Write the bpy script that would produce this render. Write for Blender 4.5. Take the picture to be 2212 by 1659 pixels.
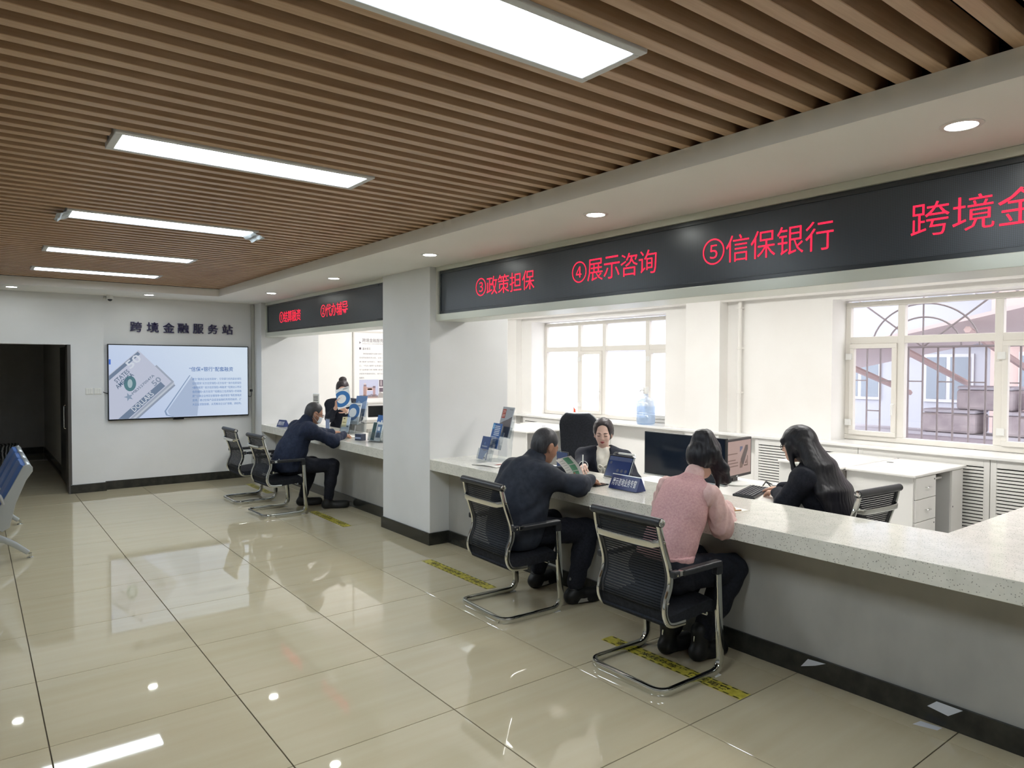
import bpy, bmesh, math, random
import numpy as np
from mathutils import Vector, Matrix

random.seed(7)
S = bpy.context.scene
COL = S.collection
for _o in list(bpy.data.objects):
    bpy.data.objects.remove(_o, do_unlink=True)

# ---------------------------------------------------------------- camera
CAM_H = 1.679
YAW, PITCH, ROLL = math.radians(37.614), math.radians(-1.454), math.radians(0.179)
cam_d = bpy.data.cameras.new('camera')
cam_d.sensor_width = 36.0
cam_d.lens = 36.0 * 1516.0 / 2212.0
cam_d.clip_start = 0.05
cam = bpy.data.objects.new('camera', cam_d)
COL.objects.link(cam)
_f = Vector((math.sin(YAW) * math.cos(PITCH), math.cos(YAW) * math.cos(PITCH), math.sin(PITCH)))
_r = Vector((math.cos(YAW), -math.sin(YAW), 0))
_u = _r.cross(_f)
_r2 = _r * math.cos(ROLL) + _u * math.sin(ROLL)
_u2 = _u * math.cos(ROLL) - _r * math.sin(ROLL)
cam.matrix_world = Matrix(((_r2.x, _u2.x, -_f.x, 0), (_r2.y, _u2.y, -_f.y, 0), (_r2.z, _u2.z, -_f.z, CAM_H), (0, 0, 0, 1)))
S.camera = cam

# ---------------------------------------------------------------- world, sun, exposure
W = bpy.data.worlds.new('sky')
S.world = W
W.use_nodes = True
_bg = W.node_tree.nodes['Background']
_bg.inputs[0].default_value = (0.93, 0.96, 1.0, 1)
_bg.inputs[1].default_value = 4.0
sun_d = bpy.data.lights.new('sun', 'SUN')
sun_d.energy = 1.6
sun_d.angle = math.radians(2)
sun_d.color = (1.0, 0.95, 0.9)
sun = bpy.data.objects.new('sun', sun_d)
COL.objects.link(sun)
sun.rotation_euler = (math.radians(48), 0, math.radians(100))
sun.location = (12, -4, 9)
S.view_settings.view_transform = 'Standard'
S.view_settings.look = 'None'
S.view_settings.gamma = 1.0
S.view_settings.use_curve_mapping = False
S.view_settings.exposure = 0.0
PANEL_EMIT = 30.0
DOWN_EMIT = 55.0
OFFICE_EMIT = 23.0
try:
    S.cycles.max_bounces = 5
    S.cycles.diffuse_bounces = 4
    S.cycles.glossy_bounces = 3
    S.cycles.transmission_bounces = 3
    S.cycles.transparent_max_bounces = 10
    S.cycles.caustics_reflective = False
    S.cycles.caustics_refractive = False
    S.cycles.use_adaptive_sampling = True
    S.cycles.adaptive_threshold = 0.05
    S.cycles.sample_clamp_indirect = 6.0
except Exception:
    pass

# ---------------------------------------------------------------- materials
MATS = {}


def lin(c):
    return tuple((x / 12.92 if x <= 0.04045 else ((x + 0.055) / 1.055) ** 2.4) for x in c)


def rgb(h):
    h = h.lstrip('#')
    return lin(tuple(int(h[i:i + 2], 16) / 255 for i in (0, 2, 4)))


def mat(name, col, rough=0.5, metal=0.0, spec=0.5, emit=None, estr=0.0, alpha=1.0, trans=0.0, coat=0.0):
    if name in MATS:
        return MATS[name]
    m = bpy.data.materials.new(name)
    m.use_nodes = True
    b = m.node_tree.nodes['Principled BSDF']
    if isinstance(col, str):
        col = rgb(col)
    b.inputs['Base Color'].default_value = (*col, 1)
    b.inputs['Roughness'].default_value = rough
    b.inputs['Metallic'].default_value = metal
    b.inputs['Specular IOR Level'].default_value = spec
    b.inputs['Coat Weight'].default_value = coat
    b.inputs['Alpha'].default_value = alpha
    b.inputs['Transmission Weight'].default_value = trans
    if emit is not None:
        if isinstance(emit, str):
            emit = rgb(emit)
        b.inputs['Emission Color'].default_value = (*emit, 1)
        b.inputs['Emission Strength'].default_value = estr
    MATS[name] = m
    return m


def nodes(m):
    return m.node_tree.nodes, m.node_tree.links, m.node_tree.nodes['Principled BSDF']


def noise_col(m, c1, c2, scale=(5, 5, 5), detail=4, lo=0.35, hi=0.65, bump=0.0, rough=None, dist=0.002):
    """colour varies between c1 and c2 by a noise in object space, with optional bump"""
    n, l, b = nodes(m)
    tc = n.new('ShaderNodeTexCoord')
    mp = n.new('ShaderNodeMapping')
    mp.inputs['Scale'].default_value = scale
    l.new(tc.outputs['Object'], mp.inputs['Vector'])
    nz = n.new('ShaderNodeTexNoise')
    nz.inputs['Scale'].default_value = 1.0
    nz.inputs['Detail'].default_value = detail
    l.new(mp.outputs[0], nz.inputs['Vector'])
    cr = n.new('ShaderNodeValToRGB')
    cr.color_ramp.elements[0].position = lo
    cr.color_ramp.elements[1].position = hi
    cr.color_ramp.elements[0].color = (*(rgb(c1) if isinstance(c1, str) else c1), 1)
    cr.color_ramp.elements[1].color = (*(rgb(c2) if isinstance(c2, str) else c2), 1)
    l.new(nz.outputs['Fac'], cr.inputs['Fac'])
    l.new(cr.outputs[0], b.inputs['Base Color'])
    if bump:
        bp = n.new('ShaderNodeBump')
        bp.inputs['Strength'].default_value = bump
        bp.inputs['Distance'].default_value = dist
        l.new(nz.outputs['Fac'], bp.inputs['Height'])
        l.new(bp.outputs[0], b.inputs['Normal'])
    return m


wall_m = noise_col(mat('wall_paint', '#dfe0e1', 0.65, spec=0.3), '#dcdddd', '#e2e3e4', (1.5, 1.5, 1.5), 5, bump=0.05)
owall_m = noise_col(mat('office_wall_paint', '#f1efeb', 0.6, spec=0.3), '#efece7', '#f4f2ee', (1.2, 1.2, 1.2), 5, bump=0.05)
soffit_m = noise_col(mat('soffit_paint', '#f0eeea', 0.6, spec=0.3), '#eeece7', '#f2f0ec', (1, 1, 1), 3)
dark_m = mat('plenum_black', '#1b1a1a', 0.8, spec=0.2)
corr_m = mat('corridor_paint', '#cfcdc9', 0.7, spec=0.2)
base_m = noise_col(mat("black_granite", "#2c2c2a", 0.12), "#272725", "#363631", (14, 14, 14), 6)
tile_m = noise_col(mat('polished_tile', '#bbb095', 0.03, spec=0.8), '#b8ac90', '#beb49a', (0.7, 9, 1), 5, 0.3, 0.7)
grout_m = mat('grout', '#5b5140', 0.8, spec=0.2)
slat_m = noise_col(mat('slat_wood', '#c2a384', 0.36, spec=0.45), '#b69474', '#cbac8e', (3, 60, 60), 5, 0.3, 0.7)
alu_m = mat('aluminium', '#c9ccce', 0.32, metal=0.9)
silver_m = mat('silver_paint', '#aeb2b3', 0.35, metal=0.55)
chrome_m = mat('chrome', '#d9dbd8', 0.09, metal=1.0)
white_pl = mat('white_plastic', '#e6e6e2', 0.35)
pvc_m = mat('window_pvc', '#e4e0d8', 0.35)
black_pl = mat('black_plastic', '#25272b', 0.42)
black_gl = mat('black_gloss', '#121417', 0.15)
screen_off = mat('dark_screen', '#1a2433', 0.16, spec=0.6)
black_fab = noise_col(mat('black_fabric', '#202329', 0.85, spec=0.25), '#1c1e23', '#262930', (60, 60, 60), 4, bump=0.2)
desk_m = mat('desk_laminate', '#e3e1dc', 0.3, spec=0.4)
deskg_m = mat('desk_laminate_grey', '#c3c2bf', 0.35, spec=0.4)
headr_m = mat('header_panel', '#d5d8cd', 0.3, metal=0.25, spec=0.4)
red_led = mat('red_led', '#500008', 0.5, emit=(1.0, 0.012, 0.05), estr=1.9)
red_led.cycles.emission_sampling = 'NONE'
panel_m = mat('light_panel', '#ffffff', 0.5, emit=(0.82, 0.92, 1.0), estr=PANEL_EMIT)
opanel_m = mat('added_office_panel', '#ffffff', 0.5, emit=(1.0, 0.985, 0.96), estr=OFFICE_EMIT)
down_m = mat('downlight_lens', '#ffffff', 0.5, emit=(0.97, 1.0, 0.95), estr=DOWN_EMIT)
letter_m = mat('letter_violet', '#2b2850', 0.35)
paper_m = mat('paper_white', '#ecebe6', 0.6, spec=0.2)
ink_m = mat('ink_dark', '#3a3a40', 0.7, spec=0.1)
yellow_m = noise_col(mat('tape_yellow', '#b8ad3c', 0.35), '#a89c34', '#c4b94a', (30, 30, 30), 4)
blackink = mat('tape_ink', '#23230f', 0.5)


def quartz():
    m = mat('quartz', '#d2d1c8', 0.09, spec=0.55)
    n, l, b = nodes(m)
    tc = n.new('ShaderNodeTexCoord')
    v = n.new('ShaderNodeTexVoronoi')
    v.inputs['Scale'].default_value = 84
    l.new(tc.outputs['Object'], v.inputs['Vector'])
    cr = n.new('ShaderNodeValToRGB')
    cr.color_ramp.elements[0].position = 0.16
    cr.color_ramp.elements[1].position = 0.24
    cr.color_ramp.elements[0].color = (*rgb('#83837f'), 1)
    cr.color_ramp.elements[1].color = (1, 1, 1, 1)
    l.new(v.outputs['Distance'], cr.inputs['Fac'])
    nz = n.new('ShaderNodeTexNoise')
    nz.inputs['Scale'].default_value = 14
    nz.inputs['Detail'].default_value = 6
    l.new(tc.outputs['Object'], nz.inputs['Vector'])
    cr2 = n.new('ShaderNodeValToRGB')
    cr2.color_ramp.elements[0].position = 0.3
    cr2.color_ramp.elements[1].position = 0.7
    cr2.color_ramp.elements[0].color = (*rgb('#d8d7cd'), 1)
    cr2.color_ramp.elements[1].color = (*rgb('#e5e3da'), 1)
    l.new(nz.outputs['Fac'], cr2.inputs['Fac'])
    mx = n.new('ShaderNodeMix')
    mx.data_type = 'RGBA'
    mx.blend_type = 'MULTIPLY'
    mx.inputs[0].default_value = 0.8
    l.new(cr2.outputs[0], mx.inputs[6])
    l.new(cr.outputs[0], mx.inputs[7])
    l.new(mx.outputs[2], b.inputs['Base Color'])
    return m


quartz_m = quartz()
stone_m = noise_col(mat('counter_stone', '#a9a7a1', 0.3, spec=0.4), '#9a9994', '#b3b1ab', (2.2, 2.2, 1.4), 7, 0.32, 0.68, bump=0.04)


def glass_mat(name, tint=(1, 1, 1), gloss=0.08, frost=0.0, rough=0.02):
    """thin sheet: mostly clear, a little reflection, optional milky part"""
    m = bpy.data.materials.new(name)
    m.use_nodes = True
    n, l = m.node_tree.nodes, m.node_tree.links
    n.clear()
    out = n.new('ShaderNodeOutputMaterial')
    tr = n.new('ShaderNodeBsdfTransparent')
    tr.inputs[0].default_value = (*tint, 1)
    gl = n.new('ShaderNodeBsdfGlossy')
    gl.inputs['Roughness'].default_value = rough
    mx = n.new('ShaderNodeMixShader')
    mx.inputs[0].default_value = gloss
    l.new(tr.outputs[0], mx.inputs[1])
    l.new(gl.outputs[0], mx.inputs[2])
    last = mx
    if frost:
        tl = n.new('ShaderNodeBsdfTranslucent')
        tl.inputs[0].default_value = (0.92, 0.95, 1, 1)
        nz = n.new('ShaderNodeTexNoise')
        nz.inputs['Scale'].default_value = 9
        nz.inputs['Detail'].default_value = 6
        bp = n.new('ShaderNodeBump')
        bp.inputs['Strength'].default_value = 0.4
        bp.inputs['Distance'].default_value = 0.02
        l.new(nz.outputs['Fac'], bp.inputs['Height'])
        l.new(bp.outputs[0], tl.inputs['Normal'])
        m2 = n.new('ShaderNodeMixShader')
        m2.inputs[0].default_value = frost
        l.new(mx.outputs[0], m2.inputs[1])
        l.new(tl.outputs[0], m2.inputs[2])
        last = m2
    l.new(last.outputs[0], out.inputs[0])
    MATS[name] = m
    return m


glass_m = glass_mat('window_glass', (0.97, 0.97, 1.0), 0.06)
frost_m = glass_mat('window_film', (0.97, 0.98, 1.0), 0.05, frost=0.62)
acryl_m = glass_mat('clear_acrylic', (0.95, 0.97, 0.98), 0.16)
lens_m = glass_mat('spectacle_glass', (0.9, 0.92, 0.95), 0.12)
bottle_m = glass_mat('water_bottle_plastic', (0.86, 0.92, 0.98), 0.22, frost=0.25, rough=0.1)


def mesh_fabric():
    m = mat('chair_mesh', '#24272d', 0.7, spec=0.3)
    n, l, b = nodes(m)
    tc = n.new('ShaderNodeTexCoord')
    sp = n.new('ShaderNodeSeparateXYZ')
    l.new(tc.outputs['Object'], sp.inputs[0])
    mu = n.new('ShaderNodeMath')
    mu.operation = 'MULTIPLY'
    mu.inputs[1].default_value = 1 / 0.0145
    l.new(sp.outputs[2], mu.inputs[0])
    fr = n.new('ShaderNodeMath')
    fr.operation = 'FRACT'
    l.new(mu.outputs[0], fr.inputs[0])
    gt = n.new('ShaderNodeMath')
    gt.operation = 'LESS_THAN'
    gt.inputs[1].default_value = 0.66
    l.new(fr.outputs[0], gt.inputs[0])
    ma = n.new('ShaderNodeMath')
    ma.operation = 'MAXIMUM'
    ma.inputs[1].default_value = 0.25
    l.new(gt.outputs[0], ma.inputs[0])
    l.new(ma.outputs[0], b.inputs['Alpha'])
    return m


mesh_m = mesh_fabric()


def led_face():
    m = mat('led_matrix', '#23272c', 0.3, spec=0.55)
    n, l, b = nodes(m)
    tc = n.new('ShaderNodeTexCoord')
    v = n.new('ShaderNodeTexVoronoi')
    v.inputs['Scale'].default_value = 130
    v.inputs['Randomness'].default_value = 0
    l.new(tc.outputs['Object'], v.inputs['Vector'])
    cr = n.new('ShaderNodeValToRGB')
    cr.color_ramp.elements[0].position = 0.3
    cr.color_ramp.elements[1].position = 0.5
    cr.color_ramp.elements[0].color = (*rgb('#454b53'), 1)
    cr.color_ramp.elements[1].color = (*rgb('#2b3037'), 1)
    l.new(v.outputs['Distance'], cr.inputs['Fac'])
    l.new(cr.outputs[0], b.inputs['Base Color'])
    return m


led_m = led_face()


# ---------------------------------------------------------------- mesh builder
def V3(*a):
    return Vector(a)


class MB:
    def __init__(s):
        s.v, s.f = [], []

    def add(s, vs, fs):
        o = len(s.v)
        s.v += [tuple(v) for v in vs]
        s.f += [tuple(i + o for i in f) for f in fs]
        return s

    def box(s, lo, hi, M=None):
        x0, y0, z0 = lo
        x1, y1, z1 = hi
        vs = [Vector(p) for p in ((x0, y0, z0), (x1, y0, z0), (x1, y1, z0), (x0, y1, z0), (x0, y0, z1), (x1, y0, z1), (x1, y1, z1), (x0, y1, z1))]
        if M is not None:
            vs = [M @ p for p in vs]
        return s.add(vs, [(0, 3, 2, 1), (4, 5, 6, 7), (0, 1, 5, 4), (1, 2, 6, 5), (2, 3, 7, 6), (3, 0, 4, 7)])

    def quad(s, a, b, c, d):
        return s.add([a, b, c, d], [(0, 1, 2, 3)])

    def prism(s, poly, h, M):
        """poly in local xy, extruded to z=h, placed by M"""
        n = len(poly)
        vs = [M @ Vector((p[0], p[1], 0)) for p in poly] + [M @ Vector((p[0], p[1], h)) for p in poly]
        fs = [tuple(range(n))[::-1], tuple(range(n, 2 * n))] + [(i, (i + 1) % n, n + (i + 1) % n, n + i) for i in range(n)]
        return s.add(vs, fs)

    def tube(s, path, r, n=8, sec=None, closed=False, up=None, cap=True, rs=None):
        P = [Vector(p) for p in path]
        m = len(P)
        if sec is None:
            sec = [(math.cos(2 * math.pi * i / n) * r, math.sin(2 * math.pi * i / n) * r) for i in range(n)]
        n = len(sec)
        T = []
        for i in range(m):
            if closed:
                t = P[(i + 1) % m] - P[i - 1]
            else:
                t = P[min(i + 1, m - 1)] - P[max(i - 1, 0)]
            T.append(t.normalized())
        if up is None:
            up = Vector((0, 0, 1)) if abs(T[0].z) < 0.9 else Vector((1, 0, 0))
        u = (Vector(up) - T[0] * T[0].dot(Vector(up))).normalized()
        vs = []
        for i in range(m):
            u = (u - T[i] * T[i].dot(u)).normalized()
            w = T[i].cross(u)
            k = 1.0
            if 0 < i < m - 1 or closed:
                a = (P[i] - P[i - 1]).normalized()
                k = 1.0 / max(0.6, a.dot(T[i]))
            sc = rs[i] if rs else 1.0
            for (a, b) in sec:
                vs.append(P[i] + (w * a + u * b) * sc * (k if k < 1.2 else 1.0))
        fs = []
        for i in range(m if closed else m - 1):
            j = (i + 1) % m
            for k in range(n):
                k2 = (k + 1) % n
                fs.append((i * n + k, i * n + k2, j * n + k2, j * n + k))
        if cap and not closed:
            fs.append(tuple(range(n))[::-1])
            fs.append(tuple((m - 1) * n + k for k in range(n)))
        return s.add(vs, fs)

    def cyl(s, a, b, r, n=12, r2=None):
        return s.tube([a, b], r, n, rs=[1, (r2 / r) if r2 else 1])

    def lathe(s, prof, n=20, M=None):
        """prof: list of (radius, z); axis z"""
        M = M or Matrix()
        vs, fs = [], []
        m = len(prof)
        for (r, z) in prof:
            for k in range(n):
                a = 2 * math.pi * k / n
                vs.append(M @ Vector((r * math.cos(a), r * math.sin(a), z)))
        for i in range(m - 1):
            for k in range(n):
                k2 = (k + 1) % n
                fs.append((i * n + k, i * n + k2, (i + 1) * n + k2, (i + 1) * n + k))
        fs.append(tuple(range(n))[::-1])
        fs.append(tuple((m - 1) * n + k for k in range(n)))
        return s.add(vs, fs)

    def ball(s, c, r, n=12, sc=(1, 1, 1)):
        c = Vector(c)
        vs, fs = [], []
        m = n // 2
        for i in range(m + 1):
            t = math.pi * i / m
            for k in range(n):
                a = 2 * math.pi * k / n
                vs.append(c + Vector((math.sin(t) * math.cos(a) * r * sc[0], math.sin(t) * math.sin(a) * r * sc[1], math.cos(t) * r * sc[2])))
        for i in range(m):
            for k in range(n):
                k2 = (k + 1) % n
                fs.append((i * n + k, (i + 1) * n + k, (i + 1) * n + k2, i * n + k2))
        return s.add(vs, fs)

    def sheet(s, rows, thick=0.0):
        """rows: grid of points -> surface; doubled when thick"""
        a, b = len(rows), len(rows[0])
        vs = [Vector(p) for r in rows for p in r]
        fs = [(i * b + j, i * b + j + 1, (i + 1) * b + j + 1, (i + 1) * b + j) for i in range(a - 1) for j in range(b - 1)]
        return s.add(vs, fs)

    def build(s, name, m, parent=None, smooth=False, bevel=0.0, loc=None, solid=0.0, seg=2, sub=0):
        me = bpy.data.meshes.new(name)
        me.from_pydata([tuple(v) for v in s.v], [], s.f)
        me.update()
        o = bpy.data.objects.new(name, me)
        COL.objects.link(o)
        if m is not None:
            me.materials.append(m)
        if smooth:
            for p in me.polygons:
                p.use_smooth = True
            me.set_sharp_from_angle(angle=math.radians(40))
        if parent is not None:
            o.parent = parent
        if loc is not None:
            o.location = loc
        if solid:
            md = o.modifiers.new('solid', 'SOLIDIFY')
            md.thickness = solid
            md.offset = 0
        if bevel:
            md = o.modifiers.new('bevel', 'BEVEL')
            md.width = bevel
            md.segments = seg
            md.limit_method = 'ANGLE'
            md.angle_limit = math.radians(40)
        if sub:
            md = o.modifiers.new('sub', 'SUBSURF')
            md.levels = sub
            md.render_levels = sub
        return o


def B(lo, hi, M=None):
    return MB().box(lo, hi, M)


def fillet(pts, r, n=5, closed=False):
    P = [Vector(p) for p in pts]
    out = []
    m = len(P)
    for i in range(m):
        if not closed and i in (0, m - 1):
            out.append(P[i])
            continue
        a, b, c = P[i - 1], P[i], P[(i + 1) % m]
        d1, d2 = (a - b), (c - b)
        q = min(r, d1.length * 0.49, d2.length * 0.49)
        p1, p2 = b + d1.normalized() * q, b + d2.normalized() * q
        for k in range(n + 1):
            t = k / n
            out.append(p1 * (1 - t) ** 2 + b * 2 * t * (1 - t) + p2 * t * t)
    return out


def spline(pts, n=6):
    """Catmull-Rom through pts"""
    P = [Vector(p) for p in pts]
    P = [P[0] * 2 - P[1]] + P + [P[-1] * 2 - P[-2]]
    out = []
    for i in range(1, len(P) - 2):
        for k in range(n):
            t = k / n
            a, b, c, d = P[i - 1], P[i], P[i + 1], P[i + 2]
            out.append(0.5 * ((2 * b) + (c - a) * t + (2 * a - 5 * b + 4 * c - d) * t * t + (3 * b - a - 3 * c + d) * t ** 3))
    out.append(P[-2])
    return out


def empty(name, loc=(0, 0, 0), rz=0.0):
    o = bpy.data.objects.new(name, None)
    COL.objects.link(o)
    o.location = loc
    o.rotation_euler = (0, 0, rz)
    o.empty_display_size = 0.1
    return o


def tag(o, label, cat, group=None, kind=None):
    o['label'] = label
    o['category'] = cat
    if group:
        o['group'] = group
    if kind:
        o['kind'] = kind
    return o


def struct(o, label=None):
    o['kind'] = 'structure'
    if label:
        o['label'] = label
    return o


def thing(name, label, cat, loc=(0, 0, 0), rz=0.0, group=None):
    return tag(empty(name, loc, rz), label, cat, group)


def copy_tree(o, parent=None):
    c = o.copy()
    COL.objects.link(c)
    c.parent = parent
    for ch in list(o.children):
        copy_tree(ch, c)
    return c


def dup(o, label, loc, rz=None):
    c = copy_tree(o)
    c.location = loc
    if rz is not None:
        c.rotation_euler = (0, 0, rz)
    c['label'] = label
    return c


# text as a mesh in the local xy plane, scaled into a given box
def text_mb(body, x0, x1, y0, y1, bold=0.0, depth=0.0, keep=False, font_space=1.0):
    cu = bpy.data.curves.new('text', 'FONT')
    cu.body = body
    cu.size = 1.0
    cu.offset = bold
    cu.resolution_u = 2
    cu.space_character = font_space
    if depth:
        cu.extrude = 0.5
    o = bpy.data.objects.new('text', cu)
    COL.objects.link(o)
    dg = bpy.context.evaluated_depsgraph_get()
    dg.update()
    me = o.evaluated_get(dg).to_mesh()
    co = np.empty(len(me.vertices) * 3)
    me.vertices.foreach_get('co', co)
    co = co.reshape(-1, 3)
    fs = [tuple(p.vertices) for p in me.polygons]
    o.evaluated_get(dg).to_mesh_clear()
    bpy.data.objects.remove(o, do_unlink=True)
    bpy.data.curves.remove(cu)
    mb = MB()
    if len(co) == 0:
        return mb
    mn, mx = co.min(0), co.max(0)
    sy = (y1 - y0) / max(1e-6, mx[1] - mn[1])
    sx = (x1 - x0) / max(1e-6, mx[0] - mn[0])
    if keep:
        sx = min(sx, sy)
    co[:, 0] = x0 + (co[:, 0] - mn[0]) * sx
    co[:, 1] = y0 + (co[:, 1] - mn[1]) * sy
    co[:, 2] = (co[:, 2] + (0.5 if depth else 0)) * depth if depth else 0
    mb.add([tuple(c) for c in co], fs)
    return mb


def place(mb, M):
    mb.v = [tuple(M @ Vector(v)) for v in mb.v]
    return mb


def frame(o, x, y):
    """matrix with local x,y along the given directions, origin o"""
    x, y = Vector(x).normalized(), Vector(y)
    z = x.cross(y).normalized()
    y = z.cross(x)
    return Matrix(((x.x, y.x, z.x, o[0]), (x.y, y.y, z.y, o[1]), (x.z, y.z, z.z, o[2]), (0, 0, 0, 1)))


# ================================================================ STRUCTURE
XF = 3.379      # front of pillar and counter
YF = 10.78      # far wall with the television
ZS = 2.60       # underside of the plaster soffits
ZL = 2.695      # underside of the ceiling slats

# ---- floor with single tiles
floor = struct(B((-2.6, -2.5, -0.15), (8.0, 16.2, -0.006)).build('floor', grout_m), 'glossy beige tiled floor')
_tiles = {}


def tile(x0, x1, y0, y1):
    w, d = round(x1 - x0, 4), round(y1 - y0, 4)
    if w < 0.02 or d < 0.02:
        return
    g = 0.0024
    if (w, d) not in _tiles:
        o = B((g, g, -0.0055), (w - g, d - g, 0)).build('tile', tile_m, floor, bevel=0.0012, seg=1)
        _tiles[(w, d)] = o
    else:
        o = _tiles[(w, d)].copy()
        COL.objects.link(o)
    o.location = (x0, y0, 0)


xs = [-2.6] + [1.05 + 0.8 * k for k in range(-4, 4)] + [3.60]
ys = [-2.5] + [4.442 - 0.793 * j for j in range(8, -8, -1)] + [10.80]
ys = [y for y in ys if y <= 10.8]
for i in range(len(xs) - 1):
    for j in range(len(ys) - 1):
        tile(xs[i], xs[i + 1], ys[j], ys[j + 1])
cys = [10.80] + [4.442 + 0.793 * j for j in range(9, 15)] + [16.0]
for i in range(len(xs) - 1):
    if xs[i] < -0.6 or xs[i + 1] > 1.1:
        continue
    for j in range(len(cys) - 1):
        tile(xs[i], xs[i + 1], cys[j], cys[j + 1])
B((3.96, -2.0, -0.006), (7.62, 10.9, 0)).build('office_floor', deskg_m, floor)

# ---- ceiling: dark void, slats
ceil = struct(B((-2.7, -2.6, 2.98), (8.1, 16.2, 3.1)).build('ceiling', dark_m), 'dark ceiling void with brown slats hung below it')
PANELS = [1.694, 3.614, 5.534, 7.334, 8.894, -0.226]  # last one is out of view, added to brighten the near end
PX0, PX1 = 0.512, 1.728
_sl = {}


def slat(x0, x1, y):
    w = round(x1 - x0, 3)
    if w not in _sl:
        o = B((0, -0.025, 0), (w, 0.025, 0.085)).build('slat', slat_m, ceil, bevel=0.002, seg=1)
        _sl[w] = o
    else:
        o = _sl[w].copy()
        COL.objects.link(o)
    o.location = (x0, y, ZL)


for i in range(-18, 73):
    y = 1.154 + 0.12 * i
    if y > 9.84:
        continue
    if any(abs(y - p) < 0.13 for p in PANELS):
        slat(-2.58, PX0 - 0.012, y)
        slat(PX1 + 0.012, 2.74, y)
    else:
        slat(-2.58, 2.74, y)

# ---- plaster soffits around the slat field
struct(B((2.64, -2.5, ZS), (3.50, YF, ZL - 0.001)).build('soffit_right', soffit_m), 'white plaster soffit along the counter')
struct(B((2.80, -2.5, ZL), (2.86, YF, 2.975)).build('ceiling_side', dark_m))
struct(B((-2.6, 9.90, ZL), (2.80, 9.96, 2.975)).build('ceiling_end', dark_m))
struct(B((-2.6, 9.862, ZS), (2.64, YF, ZL - 0.001)).build('soffit_far', soffit_m), 'white plaster soffit along the television wall')

# ---- far wall: pier, television wall, lintel, corner column
struct(B((1.40, YF, 0), (3.45, YF + 0.2, 2.97)).build('wall_far', wall_m), 'white wall that carries the television')
struct(B((1.02, 10.70, 0), (1.40, YF + 0.2, 2.97)).build('wall_pier', wall_m), 'white wall pier beside the dark doorway')
struct(B((-2.6, 10.70, 1.94), (1.02, YF + 0.2, 2.97)).build('wall_lintel', wall_m), 'white wall above the dark doorway')
struct(B((-2.6, 10.70, 0), (-0.62, YF + 0.2, 1.94)).build('wall_door_side', wall_m))
struct(B((3.385, 10.44, 0), (4.26, 10.90, 2.97)).build('wall_column', wall_m), 'white column at the far end of the counter')
struct(B((-2.8, -2.5, 0), (-2.6, YF + 0.2, 2.97)).build('wall_left', wall_m))
struct(B((-2.8, -2.7, 0), (8.0, -2.5, 3.1)).build('wall_back', wall_m))

# ---- corridor behind the doorway
struct(B((1.09, 10.98, 0), (1.25, 16.0, 2.6)).build('wall_corridor_right', corr_m))
struct(B((-0.75, 10.98, 0), (-0.62, 16.0, 2.6)).build('wall_corridor_left', corr_m))
struct(B((-0.75, 16.0, 0), (1.25, 16.15, 2.6)).build('wall_corridor_end', corr_m))
struct(B((-0.75, 10.98, 2.5), (1.25, 16.15, 2.6)).build('ceiling_corridor', corr_m))
struct(B((1.072, 12.35, 0), (1.09, 16.0, 0.12)).build('baseboard_corridor', base_m))
struct(B((-0.62, 15.98, 0), (1.07, 16.0, 0.12)).build('baseboard_corridor_end', base_m))

# ---- dark open door leaf against the corridor wall
door = struct(empty('door_1', (1.075, 11.05, 0)), 'dark open door leaf in the unlit corridor')
dd_m = mat('door_dark', '#22201f', 0.35)
B((-0.04, 0, 0.01), (0, 1.2, 1.93)).build('door_leaf', dd_m, door, bevel=0.004)
hb = MB().tube(fillet([(-0.04, 0.12, 0.82), (-0.09, 0.12, 0.82), (-0.09, 0.12, 1.13), (-0.04, 0.12, 1.13)], 0.02), 0.009)
hb.build('door_handle', chrome_m, door, smooth=True)
B((-0.044, 0.30, 1.43), (-0.041, 0.42, 1.53)).build('door_plate', paper_m, door)
tr = MB()
tr.box((0.985, 10.69, 0), (1.022, 10.97, 1.94))
struct(tr.build('trim_1', mat('door_trim', '#4a4744', 0.5)))

# ---- pillar between the two counters
struct(B((XF, 5.64, 0), (4.29, 6.58, 2.97)).build('wall_pillar', wall_m, bevel=0.004), 'white square pillar between the two counters')

# ---- baseboards
BH = 0.116
struct(B((1.402, YF - 0.014, 0), (3.385, YF, BH)).build('baseboard_far', base_m, bevel=0.003))
struct(B((1.006, 10.686, 0), (1.414, 10.70, BH)).build('baseboard_pier', base_m, bevel=0.003))
struct(B((1.006, 10.70, 0), (1.02, 10.98, BH)).build('baseboard_pier_side', base_m, bevel=0.003))
struct(B((XF - 0.016, 5.624, 0), (XF, 6.596, BH)).build('baseboard_pillar', base_m, bevel=0.003))
struct(B((XF, 5.624, 0), (3.585, 5.64, BH)).build('baseboard_pillar_near', base_m, bevel=0.003))
struct(B((XF, 6.58, 0), (3.585, 6.596, BH)).build('baseboard_pillar_far', base_m, bevel=0.003))
struct(B((-2.6, -2.5, 0), (-2.586, 10.7, BH)).build('baseboard_left', base_m))

# ---- header beams over the counters
struct(B((3.50, -2.5, 2.10), (3.78, 5.638, 2.97)).build('header_near', headr_m), 'pale header beam above the near counter')
struct(B((3.50, 6.582, 2.10), (3.78, 10.44, 2.97)).build('header_far', headr_m), 'pale header beam above the far counter')

# ---- office: window wall
XW, XG = 7.62, 7.95
W1 = (6.41, 9.344)
W2 = (1.10, 4.035)


def wallbox(y0, y1, z0, z1, name):
    struct(B((XW, y0, z0), (8.05, y1, z1)).build(name, owall_m))


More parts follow.
